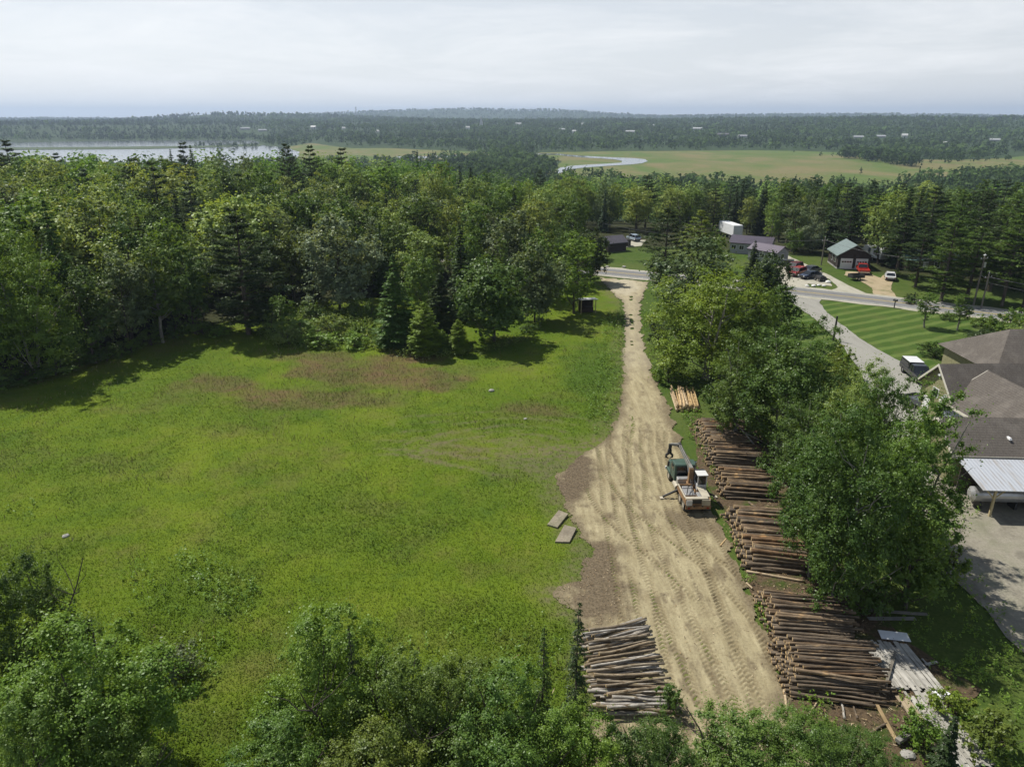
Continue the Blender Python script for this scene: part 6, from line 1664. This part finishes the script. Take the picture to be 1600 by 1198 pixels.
# ---- the house at the right: a main range, a cross wing, a low front range and a metal lean-to
hs = thing('house', 'brown-shingled house with crossing gables and yellowish shingle walls', 'house', (0, 0, 0))
def sub(x, y, rz):
    e = Matrix.Translation((x, y, 0)) @ Matrix.Rotation(rz, 4, 'Z'); return e
def put(o, M): o.matrix_local = M; return o
def range_(x, y, rz, W, L, eave, ridge, wallm, roofm, over=.4):
    M = sub(x, y, rz); w = W / 2; l = L / 2
    put(MB().prism([(-w, -.1), (w, -.1), (w, eave), (0, ridge - .02), (-w, eave)], -l, l, 'y').build('wall', wallm, hs), M)
    s = (ridge - eave) / w; e = w + over; ze = eave - s * over
    m = MB()
    for q_ in (-1, 1): m.prism([(0, ridge + .02), (q_ * e, ze + .02), (q_ * e, ze + .2), (0, ridge + .2)], -l - over, l + over, 'y')
    r = put(m.build('roof', roofm, hs), M)
    f = MB()
    for q_ in (-1, 1):
        for yy_ in (-l - over - .05, l + over + .002):
            f.prism([(0, ridge - .06), (q_ * (e + .02), ze - .08), (q_ * (e + .02), ze + .21), (0, ridge + .21)], yy_, yy_ + .048, 'y')
        f.box(min(q_ * e, q_ * (e + .05)) , max(q_ * e, q_ * (e + .05)), -l - over, l + over, ze - .06, ze + .19)
    f.build('fascia', M_FASCIA, r)
    return M, w, l, r
HM, hw, hl, hr = range_(44.3 + 9, 69.2, R(-90 + 1), 5.6, 18.0, 3.5, 6.0, M_WALLY, M_ROOF, .45)      # main range, ridge along x
HC, _, _, _ = range_(48.4, 62.6, R(3), 8.0, 9.5, 3.0, 5.75, M_WALLB, M_ROOF, .4)                   # cross wing towards the camera
HL, _, _, lr_ = range_(37.6 + 11, 57.4, R(-90 - 3), 6.2, 21.0, 2.95, 4.9, M_WALLY, M_ROOF, .35)     # low front range
hip = MB().box(53.6, 70, 74.0, 84, 0, 3.5)
hip.build('wall', M_WALLY, hs)
hip = MB(); hip.add([(53, 73.4, 3.5), (71, 73.4, 3.5), (71, 84.6, 3.5), (53, 84.6, 3.5), (57.5, 79, 7.0), (66, 79, 7.0)], [(0, 1, 5, 4), (1, 2, 5), (2, 3, 4, 5), (3, 0, 4), (3, 2, 1, 0)])
hip.build('roof', M_ROOF, hs)                      # hipped back range
# gable details, in the main range's frame: y = -l is the wall seen from the track
def gw(x, z, w, h): 
    o = window(hs, HM @ Matrix.Translation((x, -hl, z)), w, h); return o
gw(-.2, 3.0, .9, .8); gw(1.3, 1.4, 1.0, 1.1)
o = MB().box(-.55, .55, -.05, -.002, 0, 2.05).build('door', M_WHITEP, hs); o.matrix_local = HM @ Matrix.Translation((1.0 - 2.4, -hl, .05))
MB().tube([(.35, -.12, 1.0), (.45, -.12, 1.0)], .03, 6).build('handle', M_DARK, o)
o = MB().box(-.22, .22, -.2, -.01, -.12, .12).build('gable_lamp', M_WHITEP, hs, .03); o.matrix_local = HM @ Matrix.Translation((0, -hl, 5.0))
# dish: a shallow bowl facing the sky
vs = []; fs = []
for j in range(6):
    for k in range(18):
        a = 2 * math.pi * k / 18; r_ = .5 * j / 5; vs.append((r_ * math.cos(a) * .85, .22 * (r_ / .5) ** 2 - .22, r_ * math.sin(a)))
for j in range(5):
    for k in range(18): fs.append((j * 18 + k, j * 18 + (k + 1) % 18, (j + 1) * 18 + (k + 1) % 18, (j + 1) * 18 + k))
ds = thing('satellite_dish', 'white satellite dish on the yellowish gable wall of the house', 'dish'); dm = HM @ Matrix.Translation((-2.0 + 4.0, -hl - .55, 3.15)) @ Matrix.Rotation(R(-25), 4, 'X')
ds.matrix_world = dm
MB().add([(p[0], -p[1], p[2]) for p in vs], fs).build('bowl', M_WHITEP, ds, smooth=True); MB().tube([(0, .2, 0), (0, .62, -.15)], .03, 6).tube([(0, .2, -.3), (0, -.35, -.1)], .015, 5).build('bracket', M_DARK, ds)
for k in range(2): window(hs, HC @ Matrix.Translation((-4.0, 1.2 - 2.2 * k, 1.9)) @ Matrix.Rotation(R(-90), 4, 'Z'), .9, 1.2)
pr = MB().box(-5.6, -5.52, -1.2, 2.4, .8, .86)
for k in range(10): pr.box(-5.59, -5.53, -1.2 + k * .39, -1.15 + k * .39, .1, .8)
put(pr.box(-5.6, -4.05, -1.2, 2.4, .02, .12).build('porch', M_FASCIA, hs), HC)
v = MB().tube([(-1.2, 7.0, 3.9), (-1.2, 7.0, 4.5)], .09, 10).tube([(-1.2, 7.0, 4.5), (-1.2, 7.0, 4.56)], .14, 10)
o = MB().box(-.32, .32, -.12, .12, 0, .18, top=(.1, .1, .03, .03)).build('roof_vent', M_WHITEP, hs, .02); o.matrix_local = HL @ Matrix.Translation((1.9, -5.6, 3.9))
# lean-to of corrugated metal on timber posts
LM = sub(37.9, 53.6, R(-3.5))
lt = MB(); run = 4.3
lt.prism([(0, 3.1), (-run, 2.45), (-run, 2.50), (0, 3.15)], -.6, 22, 'x')
put(lt.build('lean_to_roof', M_METALR, hs), LM)
for k in range(5):
    px_ = .6 + k * 3.6; py_ = -run + .35
    p_ = MB().box(px_ - .08, px_ + .08, py_ - .08, py_ + .08, 0, 2.38)
    for q_ in (-1, 1): p_.tube([(px_, py_, 1.6), (px_ + q_ * .75, py_, 2.36)], .06, 5)
    put(p_.build('post', M_POST, hs), LM)
put(MB().box(-.5, 22, -run + .25, -run + .45, 2.385, 2.46).build('eave_beam', M_POST, hs), LM)
put(MB().box(-.1, 21.9, -.12, -.02, 0, 2.9).build('lean_to_wall', plain('dark_boards', (.06, .05, .042), .85, .3, 2), hs), LM)
tn = thing('fuel_tank', 'long silvery tank lying under the metal lean-to of the house', 'tank'); tn.matrix_world = LM @ Matrix.Translation((1.8, -2.4, 0))
MB().tube([(-2.2, 0, 1.15), (-2.0, 0, 1.15), (2.0, 0, 1.15), (2.2, 0, 1.15)], [.3, .62, .62, .3], 18).build('vessel', M_SILVER, tn)
for q_ in (-1, 1): MB().box(q_ * 1.4 - .1, q_ * 1.4 + .1, -.5, .5, 0, .62).build('cradle', M_DARK, tn)
for k in range(3):
    o = thing('gas_cylinder', 'white gas cylinder standing at the end of the silvery tank, %s of three' % ('leftmost', 'middle', 'rightmost')[k], 'cylinder', group='gas cylinders under the lean-to'); o.matrix_world = LM @ Matrix.Translation((4.4 + k * .4, -2.9 + .15 * k, 0))
    MB().tube([(0, 0, 0), (0, 0, .75), (0, 0, .88)], [.16, .16, .07], 12).build('bottle', M_WHITEP, o); MB().tube([(0, 0, .88), (0, 0, 1.0)], .06, 8).build('valve', M_DARK, o)

# ---- garage with two doors
x0, y0 = G(1312, 420); x1, y1 = G(1357, 418)
gx0, gy0 = G(1334, 419)
ga = math.atan2(y1 - y0, x1 - x0); GW = 6.4; GL = 7.6
gt = thing('garage', 'dark wooden two-door garage with a green metal roof', 'garage', (72.0, 151.6, 0), R(-9))
rf_ = gable(gt, GW, GL, 2.9, 4.9, M_DWALL, M_GROOF, .45)
MB().box(-GW / 2 - .05, GW / 2 + .05, -GL / 2 - .05, GL / 2 + .05, -.1, .22).build('footing', M_CONC, gt)
for q_ in (-1.5, 1.5):
    d_ = MB().box(-1.2, 1.2, -.06, .0, 0, 2.15).build('garage_door', M_WHITEP, gt, .01); d_.location = (q_, -GL / 2 - .06, .06)
    MB().box(-.95, -.57, -.075, -.061, 1.3, 1.6).box(-.45, -.07, -.075, -.061, 1.3, 1.6).box(.07, .45, -.075, -.061, 1.3, 1.6).box(.57, .95, -.075, -.061, 1.3, 1.6).build('pane', M_GLASS, d_)
for k in (-1.6, .9): window(gt, Matrix.Translation((-GW / 2, k, 1.6)) @ Matrix.Rotation(R(-90), 4, 'Z'), .8, 1.0)
# ---- house among the pines
x, y = G(1446, 422)
pt = thing('house', 'low house with a pale green roof nearly hidden by pines', 'house', (x + 1, y + 2.5, 0), R(82))
gable(pt, 7, 10, 2.3, 3.7, siding('pale_brown_wall', (.17, .13, .10), (.27, .22, .17)), shingles('mint_roof', (.15, .27, .25), (.24, .38, .35), metal=True), .5)
for k in (-4, -1, 3): window(pt, Matrix.Translation((-3.5, k, 1.35)) @ Matrix.Rotation(R(-90), 4, 'Z'), 1.0, 1.1)
MB().box(-.5, .5, -.06, -.002, 0, 2.05).build('door', M_WHITEP, pt).matrix_local = Matrix.Translation((-3.5, 1.2, .05)) @ Matrix.Rotation(R(-90), 4, 'Z')
# ---- purple-roofed building and its pale neighbour
def simple_house(name, label, u, v, W, L, eave, ridge, rz, wm, rm, wins=2, cat='building', z=0.0):
    x, y = G(u, v)
    t = thing(name, label, cat, (x, y, z), R(rz)); gable(t, W, L, eave, ridge, wm, rm, .35)
    for k in range(wins): window(t, Matrix.Translation((-W / 2, -L / 2 + (k + .5) * L / wins, eave * .58)) @ Matrix.Rotation(R(-90), 4, 'Z'), 1.0, .9)
    window(t, Matrix.Translation((0, -L / 2, eave * .58)), 1.1, 1.0)
    return t
M_GWALL = siding('grey_wall', (.27, .27, .29), (.36, .36, .38)); M_WWALL = siding('white_wall', (.56, .56, .54), (.68, .68, .66))
simple_house('long_building', 'long low building with a purple-grey metal roof beside the side road', 1174, 394, 6.0, 9, 2.4, 3.6, 62, M_GWALL, M_PURPLE, 5)
simple_house('annex', 'grey-walled gable end with a purple roof next to the gravel lot', 1199, 407, 4.6, 7, 2.4, 3.4, 38, M_GWALL, M_PURPLE, 3)
simple_house('shed', 'small dark shed with a slate-grey roof on the grass beyond the road', 956, 391, 4.2, 5.2, 2.1, 3.3, -62, plain('dark_shed_wall', (.035, .026, .026), .8, .3, 3), shingles('slate_roof', (.075, .07, .085), (.12, .115, .135)), 1, 'shed')
simple_house('white_house', 'whitish house showing only in slits between the dark maples', 866, 424, 7, 9, 4.2, 6.4, 20, M_WWALL, M_GWALL, 3, 'house')
# ---- open shelter with a white roof
x, y = G(917, 487)
t = thing('shelter', 'small open wooden shelter with a white slanted roof beside the ash tree', 'shelter', (x, y, 0), R(8))
for q_ in (-1.2, 1.2):
    for w_ in (-.9, .9): MB().box(q_ - .06, q_ + .06, w_ - .06, w_ + .06, 0, 1.95 + .25 * (w_ < 0)).build('post', M_POST, t)
MB().box(-1.2, 1.2, .86, .94, .1, 1.85).box(-1.2, -1.12, -.8, .8, .1, 1.7).build('wall', M_DWALL, t)
MB().prism([(-1.3, 2.28), (1.2, 1.96), (1.2, 2.03), (-1.3, 2.35)], -1.5, 1.5, 'x').build('roof', M_WHITEP, t)
MB().box(-1.0, .9, -.7, .7, .1, .8).build('woodpile', M_BROWN, t, .02)

# ------------------------------------------------------------------ boulders, mailbox, poles and wires
for i, (u, v, r_) in enumerate([(1261, 447.5, .55), (1271, 447.2, .6), (1279, 446.2, .45), (1294, 441.5, .75), (1289, 438.5, .55), (1287, 447, .5), (1283, 430.5, .45), (1275, 427.5, .4)]):
    rock(u, v, r_ * .72, 'white boulder edging the gravel lot, %s counted from the paved road end' % ordw(i), 'boulder', 'white boulders round the gravel lot', M_WROCK, i)
for u, v in ((949, 417.5), (975, 417.5)): rock(u, v, .4, 'pale boulder on the roadside grass below the small dark shed, %s one' % ('left' if u < 960 else 'right'), 'boulder', 'boulders below the dark shed', M_ROCK, 3)
x, y = G(1397, 481)
t = thing('mailbox', 'dark mailbox on a leaning post at the edge of the striped lawn', 'mailbox', (x, y, 0), R(20))
MB().box(-.06, .06, -.06, .06, 0, 1.15).build('post', M_DARK, t); MB().prism([(-.16, 1.15), (.16, 1.15), (.16, 1.4), (.08, 1.5), (-.08, 1.5), (-.16, 1.4)], -.35, .35, 'y').build('box', M_DARK, t, .01)
M_POLEW = bark_mat('grey_pole_wood', (.10, .09, .075), (.26, .235, .20), 2); M_WIRE = plain('wire', (.20, .20, .20), .5, .1, 1)
POLES = []
def pole(u, v, vt, label, arm=True, can=False, r=.15, lamp=False, mat=None, rz=0):
    x, y = G(u, v); d = ray(u, vt); h = CAM_H + d[2] * y / d[1]
    t = thing('utility_pole', label, 'pole', (x, y, 0), R(rz), 'utility poles' if arm else None)
    MB().tube([(0, 0, -.2), (0, 0, h)], [r, r * .72], 10).build('pole', mat or M_POLEW, t)
    if arm:
        MB().box(-.9, .9, -.05, .05, h - .75, h - .63).build('crossarm', M_POLEW, t)
        for q_ in (-.8, -.0, .8): MB().tube([(q_, 0, h - .63 if q_ else h), (q_, 0, h - .45 if q_ else h + .16)], .05, 6).build('insulator', M_WHITEP, t)
    if can: MB().tube([(.32, -.1, h - 2.1), (.32, -.1, h - 1.3)], .2, 12).build('transformer', M_SILVER, t)
    if lamp:
        l_ = MB().tube([(0, 0, h - .25), (-.55, -.35, h + .05)], .03, 6).box(-.85, -.42, -.5, -.24, h - .02, h + .12).build('lamp_head', M_WHITEP, t, .03)
    POLES.append((x, y, h)); return t
pole(1521, 477, 398, 'taller of the two utility poles by the right-hand road, with a lamp on top', True, True, .15, True, None, 25)
pole(1533, 481, 427, 'shorter of the two utility poles by the right-hand road', True, False, .14, False, None, 25)
pole(1283, 414, 371, 'utility pole on the grass left of the garage', True, False, .14, False, None, 30)
pole(1302, 532, 494, 'short dark grey post at the edge of the driveway', False, False, .16, False, M_DARK)
pole(982, 386, 357, 'thin pole beyond the small dark shed', False, False, .10)
def wire(label, a, b, sag, k=1, r=.022):
    a, b = Vector(a), Vector(b); m = MB()
    pts = [a.lerp(b, s / 14) - Vector((0, 0, sag * 4 * (s / 14) * (1 - s / 14))) for s in range(15)]
    m.tube(pts, r, 5); tag(m.build('power_line', M_WIRE), label, 'wire', 'power lines')
(p0x, p0y, p0h), (p1x, p1y, p1h), (p2x, p2y, p2h) = POLES[:3]
wire('power line running from the shorter utility pole out past the right border', (p1x, p1y, p1h - .6), (p1x + 34, p1y - 27, p1h - 1.0), 1.2, r=.04)
wire('second power line just below the first at the right border', (p1x + .3, p1y, p1h - 1.6), (p1x + 34, p1y - 27, p1h - 1.8), 1.4, r=.03)
wire('power line between the two utility poles by the right-hand road', (p0x, p0y, p0h - 3.2), (p1x, p1y, p1h - .6), .3, r=.035)
wire('long power line from the garage pole to the taller utility pole', (p2x, p2y, p2h - .5), (p0x, p0y, p0h - .5), 1.6, r=.02)
wire('power line from the garage pole running left behind the trees', (p2x, p2y, p2h - .5), (20, 158, 8.0), 1.6, r=.02)

# ------------------------------------------------------------------ far town and the mast
M_FARW = plain('far_white', (.48, .48, .47), .5, .05, .05); M_FARP = plain('far_pale', (.26, .27, .28), .6, .08, .05); M_FARD = plain('far_dark', (.07, .07, .075), .7, .1, .05); M_FARR = plain('far_roof', (.33, .34, .35), .5, .08, .05)
for i, (u, v, hw_, lab, kd) in enumerate(TOWN):
    x, y, z = hit(u, v); dist = math.hypot(x, y); W = max(8, 1.35 * hw_ / FPX * dist); Hh = W * (.5 if kd == 0 else .16) + 3
    t = thing(('far_house', 'far_hall', 'far_block')[kd], lab, 'building', (x, y, z - 1), -math.atan2(x, y) + R((i * 37) % 40 - 20))
    wm = (M_FARW, M_FARP, M_FARD)[kd]; w = W / 2; dpt = max(8, W * .35)
    MB().prism([(-dpt / 2, 0), (dpt / 2, 0), (dpt / 2, Hh * .6), (0, Hh), (-dpt / 2, Hh * .6)], -w, w, 'x').build('wall', wm, t)
    m = MB()
    for q_ in (-1, 1): m.prism([(0, Hh + .1), (q_ * (dpt / 2 + .6), Hh * .6 - .3), (q_ * (dpt / 2 + .6), Hh * .6 + .3), (0, Hh + .7)], -w - .5, w + .5, 'x')
    m.build('roof', (M_FARW, M_FARR, M_FARD)[kd], t)
x, y, z = hit(752, 203)
t = thing('church', 'thin white church spire in the middle of the far town', 'church', (x, y, z)); MB().box(-5, 5, -5, 5, -2, 16).build('tower', M_FARW, t); MB().add([(-5, -5, 16), (5, -5, 16), (5, 5, 16), (-5, 5, 16), (0, 0, 40)], [(0, 1, 4), (1, 2, 4), (2, 3, 4), (3, 0, 4)]).build('spire', M_FARW, t); MB().box(-6, 6, 5, 26, -2, 9).build('nave', M_FARW, t)
x, y, z = hit(557, 184); d = ray(557, 167.5); hm = CAM_H + d[2] * y / d[1] - z
t = thing('radio_mast', 'lone radio mast on the skyline left of the highest hill', 'mast', (x, y, z - 5)); M_MAST = plain('mast_steel', (.16, .15, .15), .5, .1, .1)
mm = MB(); hm += 5
for sx, sy in ((-1, -1), (1, -1), (1, 1), (-1, 1)): mm.tube([(sx * 4.5, sy * 4.5, 0), (sx * 1.6, sy * 1.6, hm)], .8, 4)
for k in range(9):
    f = k / 8; r_ = 4.5 - 2.9 * f; zz = hm * f; r2 = 4.5 - 2.9 * min(1, f + .12); z2 = hm * min(1, f + .12)
    for (ax_, ay_), (bx_, by_) in (((-1, -1), (1, -1)), ((1, -1), (1, 1)), ((1, 1), (-1, 1)), ((-1, 1), (-1, -1))): mm.tube([(ax_ * r_, ay_ * r_, zz), (bx_ * r2, by_ * r2, z2)], .45, 4)
mm.build('lattice', M_MAST, t)
for k in range(3): MB().box(-5, 5, -3, 3, hm * (.78 + .09 * k), hm * (.78 + .09 * k) + 3).build('antenna_platform', M_MAST, t)

# ------------------------------------------------------------------ the air between
hz = bpy.data.materials.new('haze_air'); hz.use_nodes = True
for n_ in list(hz.node_tree.nodes): hz.node_tree.nodes.remove(n_)
ho = hz.node_tree.nodes.new('ShaderNodeOutputMaterial'); hv = hz.node_tree.nodes.new('ShaderNodeVolumePrincipled')
hv.inputs['Color'].default_value = (.62, .77, 1.0, 1); hv.inputs['Density'].default_value = 0.000115; hv.inputs['Anisotropy'].default_value = 0.2
hz.node_tree.links.new(hv.outputs[0], ho.inputs['Volume'])
tag(MB().box(-17500, 17500, -17500, 17500, -60, 190).build('haze', hz), kind='stuff')
